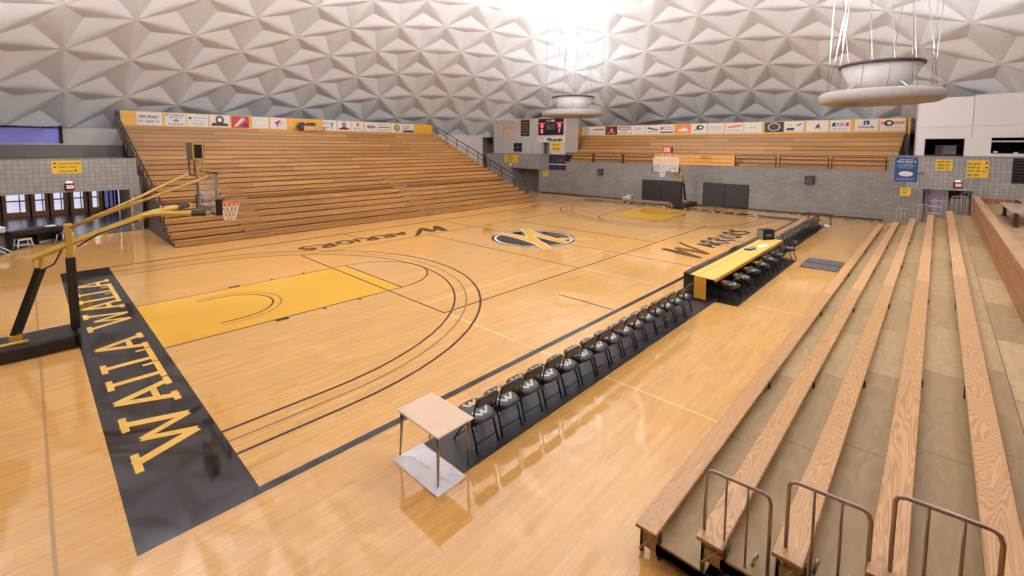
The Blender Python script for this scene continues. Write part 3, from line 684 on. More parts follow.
# guard rails on the wall top and the gold boarded section
RL = ['leftmost dark guard rail on the grey wall beside the navy sign', 'dark guard rail second from the left on the grey wall top', 'dark guard rail just left of the golden boarded section',
      'dark guard rail just right of the golden boarded section', 'dark guard rail second right of the golden boarded section', 'rightmost dark guard rail on the grey wall beside the blue sign']
for (y0, y1), lab in zip(((11.1, 8.38), (8.28, 5.6), (5.5, 2.88), (-3.1, -5.68), (-5.92, -8.62), (-8.8, -11.47)), RL):
    t = thing('guard_rail', lab, 'railing', F(.12, (y0 + y1) / 2, 2.99), FRZ, 'guard rails along the far wall top'); h = abs(y0 - y1) / 2
    for s in (-1, 1):
        b = MB(); b.box(-.035, .035, s * h - .035, s * h + .035, 0, .78); b.build('post', M_rail_d, t)
    for z, r in ((.76, .035), (.5, .018), (.26, .018)):
        b = MB(); b.box(-r * .8, r * .8, -h, h, z - r, z + r); b.build('rail', M_rail_d, t)
t = thing('wooden_barrier', 'golden boarded wooden panel in the middle of the far wall top', 'panel', F(.1, -.13, 2.99), FRZ)
for z in (.0, .26, .52):
    b = MB(); b.box(-.02, .03, -2.9, 2.9, z, z + .235, 0, .008); b.build('board', mat('golden_board', (.72, .33, .05, 1), .4, var=.1, scale=3), t)
for y in (-2.9, 0, 2.9):
    b = MB(); b.box(-.045, -.02, y - .05, y + .05, 0, .76); b.build('batten', M_gold, t)

# signs on the far wall
def fsign(name, label, cat, y0, y1, z0, z1, base, dx=-.012, group=None):
    t = thing(name, label, cat, F(dx, (y0 + y1) / 2, (z0 + z1) / 2), FRZ - PI / 2, group); w, h = abs(y0 - y1), z1 - z0
    b = MB(); b.box(-w / 2, w / 2, 0, .03, -h / 2, h / 2); b.build('board', base, t); return t, w, h
t, w_, h_ = fsign('scoreboard', 'black scoreboard with red digits high on the pale corner wall', 'scoreboard', 14.23, 11.39, 5.38, 6.9, M_black, -.03)
for sx in (-1, 1):
    for z, hh in ((.1, .34), (-.38, .36)):
        textp(t, '8' if z > 0 else ('7' if sx > 0 else '1'), M_redlit, .32 if z > 0 else .2, hh, sx * .98, z, .03)
    P(t, M_redlit, rectp(sx * .98 - .36, sx * .98 + .36, .32, .36))
P(t, M_inkg, lines((-.5, .5, .12, .18), (-.45, .45, -.1, .16), (-.4, .4, -.24, .05))); P(t, M_green, disc(-.25, .55, .26, .13)); P(t, M_decal, disc(.25, .55, .22, .1))
t, w_, h_ = fsign('sign', 'long white sign with bold black word under the scoreboard', 'sign', 14.33, 11.22, 4.72, 5.25, M_white, -.03)
P(t, M_inkg, lines((-1.4, -.75, .1, .12), (-1.4, -.8, -.12, .1))); textp(t, 'Muscat', M_ink, 1.7, .36, .45, 0, .04)
t, w_, h_ = fsign('sign', 'small yellow sign with two lines below the white scoreboard sign', 'sign', 12.71, 11.59, 3.94, 4.66, M_sign, .0)
P(t, M_brown, lines((-.45, .45, .2, .16), (-.42, .42, -.15, .18)))
t, w_, h_ = fsign('sign', 'dark navy sign of four panels on the block wall below the scoreboard', 'sign', 12.98, 11.08, 2.2, 3.6, M_navy)
for sx in (-1, 1):
    for z, hh in ((.22, .5), (-.48, .26)): P(t, M_ink, rectp(sx * .47 - .42, sx * .47 + .42, z - hh * .62, z + hh * .62)); P(t, M_inkg, lines((sx * .47 - .3, sx * .47 + .3, z, hh * .5)))
P(t, M_white, rectp(-.95, .95, -.22, -.15))
t, w_, h_ = fsign('sign', 'small yellow notice beside the dark tunnel under the pale corner wall', 'sign', 13.6, 13.07, 1.55, 2.05, M_sign)
P(t, M_brown, lines((-.18, .18, .1, .08), (-.18, .18, -.08, .08)))
t, w_, h_ = fsign('sign', 'rounded yellow direction sign on the block ledge above the dark tunnel', 'sign', 18.47, 16.71, 2.74, 3.55, M_sign)
P(t, M_ink, lines((-.4, .1, .26, .1), (-.4, .3, .08, .1), (-.4, .2, -.1, .1), (-.4, .1, -.28, .1)))
t, w_, h_ = fsign('sign', 'gold stepped rows of print on the pale corner wall left of the black plaque', 'sign', 19.0, 16.75, 5.2, 6.85, M_cream_wall, .275)
P(t, M_gold, lines((-.5, .5, .65, .28))); P(t, M_gold, lines((-1.1, 1.1, .25, .2), (-1.1, 1.1, .02, .2))); P(t, M_gold, lines((-1.1, .1, -.25, .18), (-1.1, .1, -.48, .18), (-1.1, .1, -.7, .18)))
t, w_, h_ = fsign('sign', 'tall black plaque with pale lines on the pale corner wall', 'sign', 16.6, 15.54, 5.33, 6.89, M_ink, .275)
P(t, M_decal_g, lines((-.3, .3, .5, .07), (-.42, .42, .22, .05), (-.4, .4, .02, .05), (-.35, .35, -.2, .05), (-.3, .3, -.5, .07)))
t = thing('window_3', None, None, F(.28, 16.97, 4.25), FRZ); t['kind'] = 'structure'
b = MB(); b.box(-.02, .0, -.52, .52, -.42, .42); b.build('pane', M_void, t)
b = MB(); b.box(-.03, -.02, -.02, .02, -.42, .42); b.box(-.03, -.02, -.52, .52, -.02, .02); b.build('window_frame', M_concrete, t)
t, w_, h_ = fsign('sign', 'large blue sign with a white oval on the far block wall', 'sign', -11.88, -12.9, 2.38, 3.79, M_blue)
P(t, M_white, lines((-.3, .3, .58, .06), (-.42, .42, .46, .1), (-.3, .3, .3, .04), (-.4, .4, .2, .04), (-.3, .3, .1, .03))); P(t, M_white, disc(0, -.24, .32, .15)); P(t, M_blue, lines((-.2, .2, -.24, .05))); P(t, M_white, lines((-.4, .4, -.55, .05)))
t, w_, h_ = fsign('sign', 'small square yellow notice below the large blue sign', 'sign', -12.2, -12.66, 1.57, 2.04, M_sign, -.014)
P(t, M_brown, lines((-.15, .15, .1, .09), (-.15, .15, -.05, .09)))
t, w_, h_ = fsign('sign', 'yellow three-line direction sign above the right tunnel', 'sign', -13.63, -14.32, 3.1, 3.69, M_sign, -.016)
P(t, M_ink, lines((-.28, .3, .17, .1), (-.24, .28, 0, .1), (-.26, .2, -.17, .1)))
t, w_, h_ = fsign('sign', 'bigger yellow four-line direction sign nearest the platform rail', 'sign', -14.9, -15.74, 2.75, 3.69, M_sign, -.016)
P(t, M_ink, lines((-.38, .2, .28, .1), (-.38, .1, .08, .1), (-.38, .36, -.12, .1), (-.38, .1, -.32, .1))); P(t, M_ink, disc(.33, .33, .05, .05)); P(t, M_ink, disc(.33, .08, .06, .04))
def exit_sign(label, loc, rz):
    t = thing('exit_sign', label, 'exit sign', loc, rz)
    b = MB(); b.box(-.17, .17, -.1, 0, -.15, .14, 0, .01); b.build('housing', M_black, t)
    b = MB(); b.box(-.1, .14, -.106, -.1, -.08, .075); b.build('face', M_pinklit, t); textp(t, 'EXIT', M_red, .2, .1, .01, 0, .01, 0, .112)
    b = MB(); b.box(-.12, .12, -.09, 0, .16, .26, 0, .03); b.build('emergency_light', M_whitelit, t)
exit_sign('lit exit sign on the block lintel above the right tunnel', F(-.01, -14.59, 2.32), FRZ - PI / 2)
exit_sign('lit exit sign under the rounded yellow sign by the dark tunnel', F(-.01, 17.6, 2.35), FRZ - PI / 2)
for y, z, lab in ((7.5, 2.2, 'dark boxy wall speaker on the left half of the grey block wall'), (-7.67, 2.25, 'dark boxy wall speaker on the right half of the grey block wall')):
    t = thing('wall_speaker', lab, 'speaker', F(0, y, z), FRZ, 'wall speakers')
    b = MB(); b.box(-.22, 0, -.24, .24, -.27, .27, 0, .02); b.build('cabinet', M_black, t)
    b = MB(); b.box(-.23, -.22, -.2, .2, -.22, .05); b.box(-.23, -.22, -.2, .2, .1, .22); b.build('grille', mat('speaker_grille', (.09, .085, .085, 1), .7), t)
t = thing('air_vent', 'dark slatted louvre panel on the far wall at the right edge', 'vent', F(-.01, -17.05, 3.2), FRZ)
b = MB(); b.box(-.03, 0, -.55, .45, -.68, .62); b.build('backing', M_void, t)
for k in range(8):
    b = MB(); b.box(-.06, -.03, -.53, .43, -.62 + k * .16, -.57 + k * .16); b.build('slat', M_rail_d, t)
t = thing('wall_lamp', 'small dark bracket lamp right of the large blue sign', 'lamp', F(-.01, -13.02, 2.9), FRZ)
b = MB(); b.box(-.14, 0, -.14, .14, -.02, .08, 0, .03); b.build('shade', M_concrete, t); b = MB(); b.box(-.02, 0, -.02, .02, -.9, -.02); b.build('conduit', M_concrete, t)

# black wall pads
for y0, y1, lab in ((3.72, .51, 'black padded wall mat behind the far basket'), (-1.04, -4.13, 'black padded wall mat standing clear to the right of the far basket')):
    t = thing('wall_pad', lab, 'wall pad', F(-.08, (y0 + y1) / 2, .06), FRZ, 'black wall pads'); n = 2; wd = (y0 - y1) / n
    for k in range(n):
        b = MB(); b.box(-.04, .06, -(y0 - y1) / 2 + k * wd + .002, -(y0 - y1) / 2 + (k + 1) * wd - .002, 0, 1.68, 0, .02); b.build('panel', M_pad, t)
# base band lines on the block wall
w = MB(); w.box(-.02, 0, -11.5, 13.9, 0, .1); fstruct('baseboard_far', w, M_ink)

# tunnel door, right
t = thing('door_1', None, None, F(.6, -13.75, 0), FRZ); t['kind'] = 'structure'
b = MB(); b.box(0, .06, -.55, .5, 0, 1.95); b.build('pane', M_pane3, t)
b = MB()
for y in (-.52, .3, -.35): b.box(-.04, .0, y - .02, y + .02, 0, 1.95)
for z in (.05, .55, .95, 1.3, 1.62): b.box(-.04, .0, -.35, .3, z, z + .05)
b.build('door_frame', M_redcar, t); b = MB(); b.box(-.3, .0, .45, .6, 0, 1.98); b.build('jamb', M_rail_d, t)
b = MB(); b.box(-.06, -.04, -.3, .28, .6, .66); b.box(-.06, -.04, -.3, .28, 1.0, 1.06); b.box(-.06, -.04, -.02, .03, .1, 1.5); b.build('push_bar', M_decal, t)
w = MB(); w.box(.7, .75, -15.2, -14.3, 0, 1.5); fstruct('trim_2', w, M_concrete)

# ------------------------------------------------------------------ left side wall, lobby and upper window
w = MB(); w.box(-30, -12.3, 15.9, 16.2, 2.1, 3.64); w.box(-12.62, -12.3, 15.9, 16.2, 0, 2.1)
struct('wall_left', w, M_cmu2)
w = MB(); w.box(-30, -12.4, 16.2, 22.6, 3.5, 3.6); w.box(-30, -12.15, 22.6, 22.8, 3.6, 4.28); struct('wall_left_balcony', w, M_concrete)
w = MB(); w.box(-14.6, -12.1, 22.6, 22.8, 4.28, 5.25); w.box(-30, -12.1, 22.55, 22.8, 4.28, 4.36); struct('wall_left_upper', w, M_cream_wall)
t = thing('window_4', None, None, (-18.7, 22.7, 4.36), 0); t['kind'] = 'structure'
b = MB(); b.box(-6, 3.95, 0, .02, 0, 1.0); b.build('pane', M_pane2, t)
b = MB(); b.box(3.95, 4.1, -.12, .05, -.02, 1.0); b.box(-6, 3.95, -.1, 0, .84, .9); b.build('window_frame', M_void, t)
# lobby shell
w = MB(); w.box(-22, -12.1, 16.2, 27, 2.62, 2.7); struct('ceiling_lobby', w, M_concrete)
w = MB(); w.add([(-22, 15.3, .004), (-17.2, 12.0, .004), (-16.0, 15.3, .004), (-12.5, 15.9, .004), (-12.15, 26.6, .004), (-22, 26.6, .004)], [(0, 1, 2, 3, 4, 5)]); struct('floor_lobby', w, M_tile)
w = MB(); w.box(-12.2, -12.1, 16.2, 24.6, 0, 2.62); w.box(-22.1, -22, 16, 27, 0, 2.62); w.box(-22, -12.1, 26.6, 26.7, 0, 2.62); struct('wall_lobby', w, mat('lobby_wall', (.2, .13, .1, 1), .6))
for k, (x0, x1) in enumerate(((-19.2, -18.3), (-18.2, -17.25), (-17.15, -16.1), (-16.0, -15.3), (-15.22, -14.5), (-14.35, -13.62), (-13.5, -12.9))):
    t = thing('door_%d' % (k + 2), None, None, (x0, 26.2, 0), 0); t['kind'] = 'structure'; wd = x1 - x0
    b = MB(); b.box(0, .16, 0, .06, 0, 2.5, 0, .01); b.box(wd - .16, wd, 0, .06, 0, 2.5, 0, .01); b.box(.16, wd - .16, 0, .06, 0, .3, 0, .01); b.box(.16, wd - .16, 0, .06, 2.1, 2.5); b.build('door_frame', M_oak, t)
    b = MB(); b.box(.16, wd - .16, .02, .04, .3, 2.1); b.build('pane', M_pane, t)
    b = MB(); b.box(.16, wd - .16, -.03, .0, .92, 1.0); b.box(wd * .62, wd * .62 + .05, -.02, .02, .3, 2.1); b.build('push_bar', M_rail_d, t)
    b = MB(); b.box(-.08, -.01, -.05, .1, 0, 2.6); b.build('mullion', M_void, t)
t = thing('door_9', None, None, (-12.3, 25.6, 0), 0); t['kind'] = 'structure'
b = MB(); b.box(-.5, .0, 0, .05, .3, 2.2); b.build('pane', M_pane2, t)
b = MB()
for x in (-.55, -.3, -.1, .1): b.box(x - .04, x + .04, -.03, .06, 0, 2.4)
b.build('door_frame', M_void, t)
for x in (-17.5, -14.2):  # unseen lights added to brighten the lobby doors
    t = thing('added_lobby_light', 'unseen flat round light added behind the block lintel to brighten the lobby, on its ' + ('right half' if x > -15 else 'left half'), 'lamp', (x, 17.7, 2.62))
    b = MB(); b.lathe([(.02, -.06), (.28, -.06), (.3, -.03), (.3, 0), (.02, 0)], n=20); b.build('housing', M_white, t)
    ld = bpy.data.lights.new('lamp_light', 'AREA'); ld.shape = 'DISK'; ld.size = .5; ld.energy = 110; ld.color = (1, .93, .85)
    lo = bpy.data.objects.new('lamp_light', ld); COL.objects.link(lo); lo.parent = t; lo.location = (0, 0, -.08)
# yellow direction sign + exit sign on the lintel
t = thing('sign', 'wide yellow direction sign on the block lintel above the left lobby', 'sign', (-14.82, 15.89, 3.27), 0)
b = MB(); b.box(-.49, .49, 0, .02, -.29, .29); b.build('board', M_sign, t)
for s, z, wd, x in (('Concession Stand', .17, .74, .08), ('Weight Training', 0, .62, .02), ('Classrooms', -.17, .46, -.04)): textp(t, s, M_ink, wd, .1, x, z, .01)
for x, z in ((-.39, .17), (-.39, 0), (.28, -.17)): P(t, M_ink, disc(x, z, .045, .04))
exit_sign('lit exit sign on the block lintel above the left lobby', (-14.79, 15.89, 2.36), 0)
# lobby tables and stools
t = thing('table', 'table with black skirt under the lobby lintel at left', 'table', (-16.0, 15.0, 0), math.radians(20))
b = MB(); b.box(-.8, .8, -.35, .35, .66, .7, 0, .01); b.build('tabletop', M_pad, t)
b = MB(); b.box(-.8, .8, -.36, -.34, .48, .66); b.box(-.8, .8, .33, .35, .05, .66); b.build('skirt', M_pad, t)
for x in (-.76, .0, .76):
    b = MB(); b.box(x - .02, x + .02, -.3, .3, 0, .66); b.build('leg', M_rail_d, t)
tag(MB().box(-.16, .16, -.1, .1, 0, .05, 0, .01).build('paper_stack', M_paper, None, (-15.52, 15.0, .702), .3), 'small white paper stack on the black-skirted lobby table', 'paper')
def stool(label, x, y, rz):
    t = thing('stool', label, 'stool', (x, y, 0), rz)
    b = MB(); b.box(-.2, .2, -.18, .18, .38, .42, 0, .015); b.build('seat', M_brown, t)
    for sx in (-1, 1):
        for sy in (-1, 1):
            b = MB(); b.tube([(sx * .18, sy * .15, .39), (sx * .24, sy * .2, 0)], .018); b.build('leg', M_white, t)
    b = MB(); b.box(-.21, .21, -.19, -.17, .34, .40); b.build('apron', M_white, t); b = MB(); b.box(-.2, .2, -.2, -.18, .12, .15); b.build('stretcher', M_white, t)
stool('white-legged stool in front of the black-skirted lobby table', -16.35, 14.25, math.radians(20)); stool('white-legged stool with splayed legs right of the black-skirted lobby table', -15.1, 14.55, math.radians(35))
t = thing('cabinet', 'white-topped dark cabinet cut by the left edge of the lobby opening', 'cabinet', (-17.3, 15.0, 0), .35)
b = MB(); b.box(-.55, .42, -.3, .3, .62, .86, 0, .02); b.build('top', M_white, t); b = MB(); b.box(-.5, .38, -.26, .28, .02, .62); b.build('body', mat('taupe_laminate', (.2, .16, .15, 1), .5), t)
b = MB(); b.box(-.45, .35, -.28, -.26, .5, .6); b.build('drawer', M_brown, t)
t = thing('folding_stand', 'white folded legs standing on the floor at the left edge', 'stand', (-17.0, 13.2, 0), .5)
for x in (-.2, 0, .2):
    b = MB(); b.tube([(x - .18, .15, .36), (x + .15, -.12, .01)], .02); b.build('leg', M_white, t)
b = MB(); b.tube([(-.4, .15, .36), (.05, .15, .36)], .02); b.build('crossbar', M_white, t)

# ------------------------------------------------------------------ portable baskets
def basket(label, loc, rz, near):
    t = thing('basketball_hoop', label, 'basketball hoop', loc, rz)      # local: court towards +x, origin on floor under the post
    b = MB(); b.box(-2.6, -.06, -.48, .48, .0, .29, 0, .03); b.box(-.06, 0, -.5, .5, .02, .31, 0, .02); b.build('base', M_pad, t)
    b = MB(); b.box(-1.3, -.75, -.3, -.2, .3, .33); b.build('base_strut', M_yel, t)
    b = MB(); b.box(-.13, .03, -.08, .08, .29, 1.88, 0, .02); b.build('post_pad', M_pad, t)
    b = MB(); b.box(-.11, .01, -.06, .06, 1.8, 2.6, 0, .01); b.build('post', M_yel, t)
    b = MB(); b.tube([(-.95, 0, .33), (-.5, 0, 1.72)], .085, n=4); b.build('rear_strut_pad', M_pad, t)
    b = MB(); b.box(-1.02, -.84, -.09, .09, .25, .42); b.build('strut_foot', M_yel, t)
    b = MB(); b.tube([(-.5, 0, 1.70), (-.46, 0, 1.98)], .04, n=4); b.build('strut_head', M_yel, t)
    b = MB(); b.tube([(-.62, 0, 1.95), (.02, 0, 2.2), (1.34, 0, 2.69)], .07, n=4); b.build('boom', M_yel, t)
    for s in (-1, 1):
        b = MB(); b.tube([(1.2, s * .02, 2.64), (1.42, s * .18, 2.69), (2.4 if s < 0 else 2.25, s * .62, 2.64 if s < 0 else 2.76)], .06, n=4); b.build('fork_arm', M_yel, t)
        b = MB(); b.tube([(2.05, s * .475, 2.66), (2.32, s * .585, 2.645)] if s < 0 else [(1.95, .46, 2.735), (2.2, .595, 2.755)], .075, n=4); b.build('arm_pad', M_pad, t)
        b = MB(); b.tube([(-.02, s * .05, 2.52), (1.0, s * .3, 2.96), (2.46 if s < 0 else 2.3, s * .72, 3.57)], .03, n=6); b.build('upper_rod', M_yel, t)
    b = MB(); b.tube([(.06, -.1, 2.1), (.4, -.12, 2.33), (1.1, -.12, 2.55)], .02, n=6); b.build('gas_strut', M_rail_d, t)
    b = MB(); b.tube([(-.08, .1, 2.45), (-.14, .12, 2.1), (-.3, .1, 1.75), (-.46, .06, 1.68)], .018, n=6); b.build('hose', M_rail_d, t)
    bb = MB(); bb.box(2.50, 2.515, -.88, .88, 2.68, 3.62); bo = bb.build('backboard', M_glass, t)
    f = MB()
    for (y0, y1, z0, z1) in ((-.9, .9, 3.58, 3.65), (-.9, .9, 2.65, 2.71), (-.9, -.84, 2.65, 3.65), (.84, .9, 2.65, 3.65), (-.3, .3, 3.18, 3.23), (-.3, .3, 2.79, 2.84), (-.3, -.25, 2.79, 3.23), (.25, .3, 2.79, 3.23)):
        f.box(2.516, 2.522, y0, y1, z0, z1)
    f.build('board_marking', M_decal, bo)
    f = MB(); f.box(2.46, 2.50, -.92, .92, 3.62, 3.66); f.box(2.46, 2.50, -.92, .92, 2.64, 2.68); f.box(2.46, 2.50, -.92, -.88, 2.64, 3.66); f.box(2.46, 2.50, .88, .92, 2.64, 3.66); f.build('board_frame', mat('board_frame_grey', (.28, .27, .25, 1), .4), bo)
    for s in (-1, 1):
        f = MB(); f.box(2.44, 2.58, s * .94 - .03, s * .94 + .03, 2.6, 3.0, 0, .015); f.build('corner_pad', M_pad, bo)
    f = MB(); f.box(2.44, 2.58, -.94, .94, 2.6, 2.645, 0, .015); f.build('edge_pad', M_pad, bo)
    b = MB(); b.box(2.36, 2.5, -.3, .3, 2.66, 2.8); b.build('mount_plate', M_metal, t)
    b = MB(); RC = (2.97, 0); b.tube([(RC[0] + .23 * math.cos(2 * PI * k / 24), .23 * math.sin(2 * PI * k / 24), 2.77) for k in range(24)], .013, n=6, closed=True)
    b.box(2.52, 2.76, -.1, .1, 2.755, 2.775); b.box(2.52, 2.54, -.1, .1, 2.68, 2.79); b.build('rim', M_rim, t)
    nt_ = MB(); K = 12
    R = lambda h: .225 - .1 * h ** .8
    for k in range(K):
        for d in (-1, 1):
            nt_.tube([(RC[0] + R(h) * math.cos(2 * PI * (k + d * h * 1.5) / K), R(h) * math.sin(2 * PI * (k + d * h * 1.5) / K), 2.76 - .43 * h) for h in (0, .25, .5, .75, 1)], .008, n=4, cap=False)
    nt_.build('net', M_net, t)
    # shot clock on top
    s = MB(); s.box(2.16, 2.4, -.3, .3, 3.93, 4.36, 0, .01); sc = s.build('shot_clock', M_khaki, t)
    for (y0, y1) in ((-.3, -.315), (.3, .315)):
        s = MB(); s.box(2.17, 2.39, y0, y1, 3.94, 4.35); s.build('clock_frame', M_yel if near else M_maroon, sc); s = MB(); y2 = y1 + (.004 if y1 > 0 else -.004); s.box(2.2, 2.36, y1, y2, 3.98, 4.31); s.build('clock_face', M_void, sc)
    s = MB(); s.box(2.4, 2.415, -.26, .26, 3.96, 4.33); s.build('clock_face', M_void if near else M_red, sc)
    if not near:
        tb = text_mb('25', .4, .26, 0, .02); tb.v = [(2.42, a, c + 4.14) for a, b_, c in tb.v]; tb.keepn = True; tb.build('digits', M_pinklit, sc)
    for y in (-.28, .28):
        s = MB(); s.box(2.36, 2.4, y - .02, y + .02, 3.5, 3.95); s.build('clock_post', M_yel, sc)
    s = MB(); s.tube([(2.2, -.28, 3.93), (2.2, -.28, 3.55), (2.2, .28, 3.55), (2.2, .28, 3.93)], .018, n=5); s.build('clock_bracket', M_brown, sc)
    s = MB(); s.box(2.2, 2.5, -.12, .12, 3.56, 3.6); s.build('clock_shelf', M_yel, sc)
    return t
basket('near portable basketball hoop with yellow boom arms over the gold key', (-15.5, 0, 0), 0, True)
basket('far portable basketball hoop in front of the black wall pads', (15.55, -.15, 0), PI, False)

# ------------------------------------------------------------------ sideline runner mats, desk and chairs
tag(MB().box(-12.42, 13.7, -9.33, -8.45, .002, .012).build('floor_mat', M_mat, None), 'long charcoal runner mat under the chairs along the near sideline', 'mat')
tag(MB().box(-3.3, 3.6, -9.92, -9.34, .002, .012).build('floor_mat', M_pad, None), 'black mat strip behind the yellow-topped scorer table', 'mat')
for (x0, x1), lab in zip(((3.62, 4.45), (2.66, 3.5)), ('far strip of the two grey foam mats on open floor', 'near strip of the two grey foam mats on open floor')):
    tag(MB().box(-(x1 - x0) / 2, (x1 - x0) / 2, -.58, .58, .001, .03, 0, .01).build('foam_mat', M_matgrey, None, ((x0 + x1) / 2, -10.76, 0), .03), lab, 'mat', 'grey foam mats')

t = thing('desk', 'beige-topped desk with four splayed tube legs at the end of the chair row', 'table', (-12.55, -8.88, 0))
b = MB(); b.box(-.315, .285, -.49, .44, .695, .72, 0, .008); b.build('tabletop', M_desk, t)
for sx in (-1, 1):
    for sy in (-1, 1):
        b = MB(); b.tube([(sx * .25 - .01, sy * .40 - .02, .70), (sx * .25, sy * .41, .45), (sx * .25, sy * .43 + .03, .012)], [.026, .022, .012]); b.build('leg', M_bronze, t)
for y in (-.4, .37):
    b = MB(); b.box(-.26, .24, y, y + .03, .65, .695); b.build('apron', M_bronze, t)
pm = MB(); nx, ny = 26, 40
vs = []
for i in range(nx + 1):
    for j in range(ny + 1):
        x = -.24 + .48 * i / nx; y = -.5 + 1.0 * j / ny
        vs.append((x, y, .004 + .016 * (1 - abs(math.sin(6 * x + 4 * y + 1.3 * math.sin(5 * x - 3 * y)))) ** 6 + .012 * (1 - abs(math.sin(7 * y - 5 * x + 1.1 * math.sin(4 * y)))) ** 8))
pm.add(vs, [(i * (ny + 1) + j, (i + 1) * (ny + 1) + j, (i + 1) * (ny + 1) + j + 1, i * (ny + 1) + j + 1) for i in range(nx) for j in range(ny)], 0, True)
tag(pm.build('paper_sheet', [mat('crumpled_white_sheet', (.78, .78, .83, 1), .5, var=.1, scale=4)], None, (-12.68, -8.92, .004)), 'crumpled white sheet on the floor under the beige desk', 'sheet')

def rounded(w, d, r, n=5, front_only=False):
    pts = []
    for cx, cy, a0, rr in ((w / 2, d / 2, 0, r), (-w / 2, d / 2, 90, r), (-w / 2, -d / 2, 180, r * .3 if front_only else r), (w / 2, -d / 2, 270, r * .3 if front_only else r)):
        sx = 1 if cx > 0 else -1; sy = 1 if cy > 0 else -1
        for k in range(n + 1):
            a = math.radians(a0 + 90 * k / n); pts.append((cx - sx * rr + rr * math.cos(a), cy - sy * rr + rr * math.sin(a)))
    return pts
def pad(outline, axis, a0, a1, bev):
    """cushion: outline extruded with a rounded rim"""
    mb = MB(); cx = sum(p[0] for p in outline) / len(outline); cy = sum(p[1] for p in outline) / len(outline)
    rings = []
    for f, a in ((1 - bev * 6, a0), (1 - bev * 1.5, a0 + (a1 - a0) * .08), (1, a0 + (a1 - a0) * .35), (1, a0 + (a1 - a0) * .65), (1 - bev * 1.5, a0 + (a1 - a0) * .92), (1 - bev * 6, a1)):
        rings.append([(cx + (x - cx) * f, cy + (y - cy) * f, a) for x, y in outline])
    n = len(outline); vs = []
    for r in rings:
        for x, y, a in r:
            q = [x, y]; q.insert(axis, a); vs.append(q)
    fs = [(i * n + j, i * n + (j + 1) % n, (i + 1) * n + (j + 1) % n, (i + 1) * n + j) for i in range(len(rings) - 1) for j in range(n)]
    mb.add(vs, fs, 0, True); mb.add(vs[:n], [list(range(n))], 0, True); mb.add(vs[-n:], [list(range(n))], 0, True)
    return mb
def lean(mb, y0, z0, k):
    mb.v = [(x, y + y0 - (z - z0) * k, z) for x, y, z in mb.v]; return mb
def make_chair(label, group):
    t = thing('folding_chair', label, 'chair', (0, 0, 0), 0, group)         # faces +y
    s = pad(rounded(.42, .50, .11), 2, .385, .46, .04); s.v = [(x, y - .01, z + (y + .2) * .08) for x, y, z in s.v]; s.build('seat', M_vinyl, t)
    k = pad([(x, z + .71) for x, z in rounded(.43, .15, .065)], 1, -.03, .02, .05); lean(k, -.20, .6, .2).build('backrest', M_vinyl, t)
    k = MB(); k.prism([(x, z + .708) for x, z in rounded(.40, .12, .05)], 1, -.036, -.028); lean(k, -.20, .6, .2).build('back_panel', M_chairback, t)
    for sx in (-1, 1):
        b = MB(); b.tube([(sx * .215, .25, 0), (sx * .212, .05, .30), (sx * .212, -.17, .46), (sx * .205, -.225, .72)], .014, n=6); b.build('leg', M_chairf, t)
        b = MB(); b.tube([(sx * .205, -.25, 0), (sx * .20, -.16, .27), (sx * .20, -.08, .40)], .016, n=6); b.build('leg', M_chairf, t)
    for a, zz in ((.2, .07), (-.2, .1)):
        b = MB(); b.tube([(-.2, a, zz), (.2, a, zz)], .009, n=5); b.build('stretcher', M_chairf, t)
    b = MB(); b.tube([(-.2, .22, .40), (-.2, -.17, .375), (.2, -.17, .375), (.2, .22, .40)], .02, n=6); b.build('seat_frame', M_chairf, t)
    for nm, mt, dy, kk in (('seat_logo', M_decal, -.12, .95), ('seat_logo', M_decal_g, .13, .8)):
        g = MB(); g.keepn = True; zz = 0
        for st, w in (([(-.13, .1), (-.09, 0), (-.04, -.07)], .045), ([(-.04, -.07), (.0, .03), (.03, .08)], .03), ([(.0, .07), (.02, 0), (.04, -.07)], .045), ([(.04, -.07), (.1, .02), (.15, .1)], .035)):
            zz += .0004; g.stroke([(x * kk, y * .75 * kk + dy) for x, y in st], w, zz)
        g.v = [(x, y, .463 + z + (y + .2) * .08) for x, y, z in g.v]; g.build(nm, mt, t)
    return t
def ordinal(n): return ['first', 'second', 'third', 'fourth', 'fifth', 'sixth', 'seventh', 'eighth', 'ninth', 'tenth', 'eleventh', 'twelfth', 'thirteenth', 'fourteenth', 'fifteenth', 'sixteenth', 'seventeenth'][n - 1]
CY = -8.94
G1, G2, G3 = 'team chairs between desk and scorer table', 'chairs tucked behind the scorer table', 'team chairs beyond the scorer table'
xs1 = [-11.85 + .5065 * k for k in range(15)]
chair = None
for i, x in enumerate(xs1):
    lab = 'black padded folding chair, %s from the beige desk in the near row' % ordinal(i + 1) if i < 14 else 'black padded folding chair next to the yellow end drape of the scorer table'
    if chair is None: chair = make_chair(lab, G1); chair.location = (x, CY, .012)
    else: dup(chair, (x, CY + random.uniform(-.015, .015), .012), random.uniform(-.04, .04), lab, G1)
for i in range(7):
    x = -2.85 + i * 1.0; last = i == 6
    dup(chair, (x if not last else 3.55, -9.55 if not last else -9.62, .012), random.uniform(-.12, .12), ('black chair tucked behind the scorer table, %s from its yellow end drape' % ordinal(i + 1)) if not last else 'black chair pulled out at the far end of the scorer table', G2)
xs3 = [4.75 + .52 * k for k in range(16)]
for i, x in enumerate(xs3):
    dup(chair, (x, CY, .012), random.uniform(-.05, .05), 'black folding chair, %s beyond the scorer table in the far row' % ordinal(i + 1), G3)
for x, y, z, lab in ((12.55, CY + .05, .445, 'white towel on the last chair of the far row'), (13.35, -9.42, .012, 'white towel on the floor past the last chair of the far row')):
    b = MB(); b.box(-.2, .2, -.13, .13, 0, .06, 0, .025); b.box(-.1, .18, -.1, .12, .05, .09, 0, .02); tag(b.build('towel', M_paper, None, (x, y, z), .3), lab, 'towel', 'white towels')

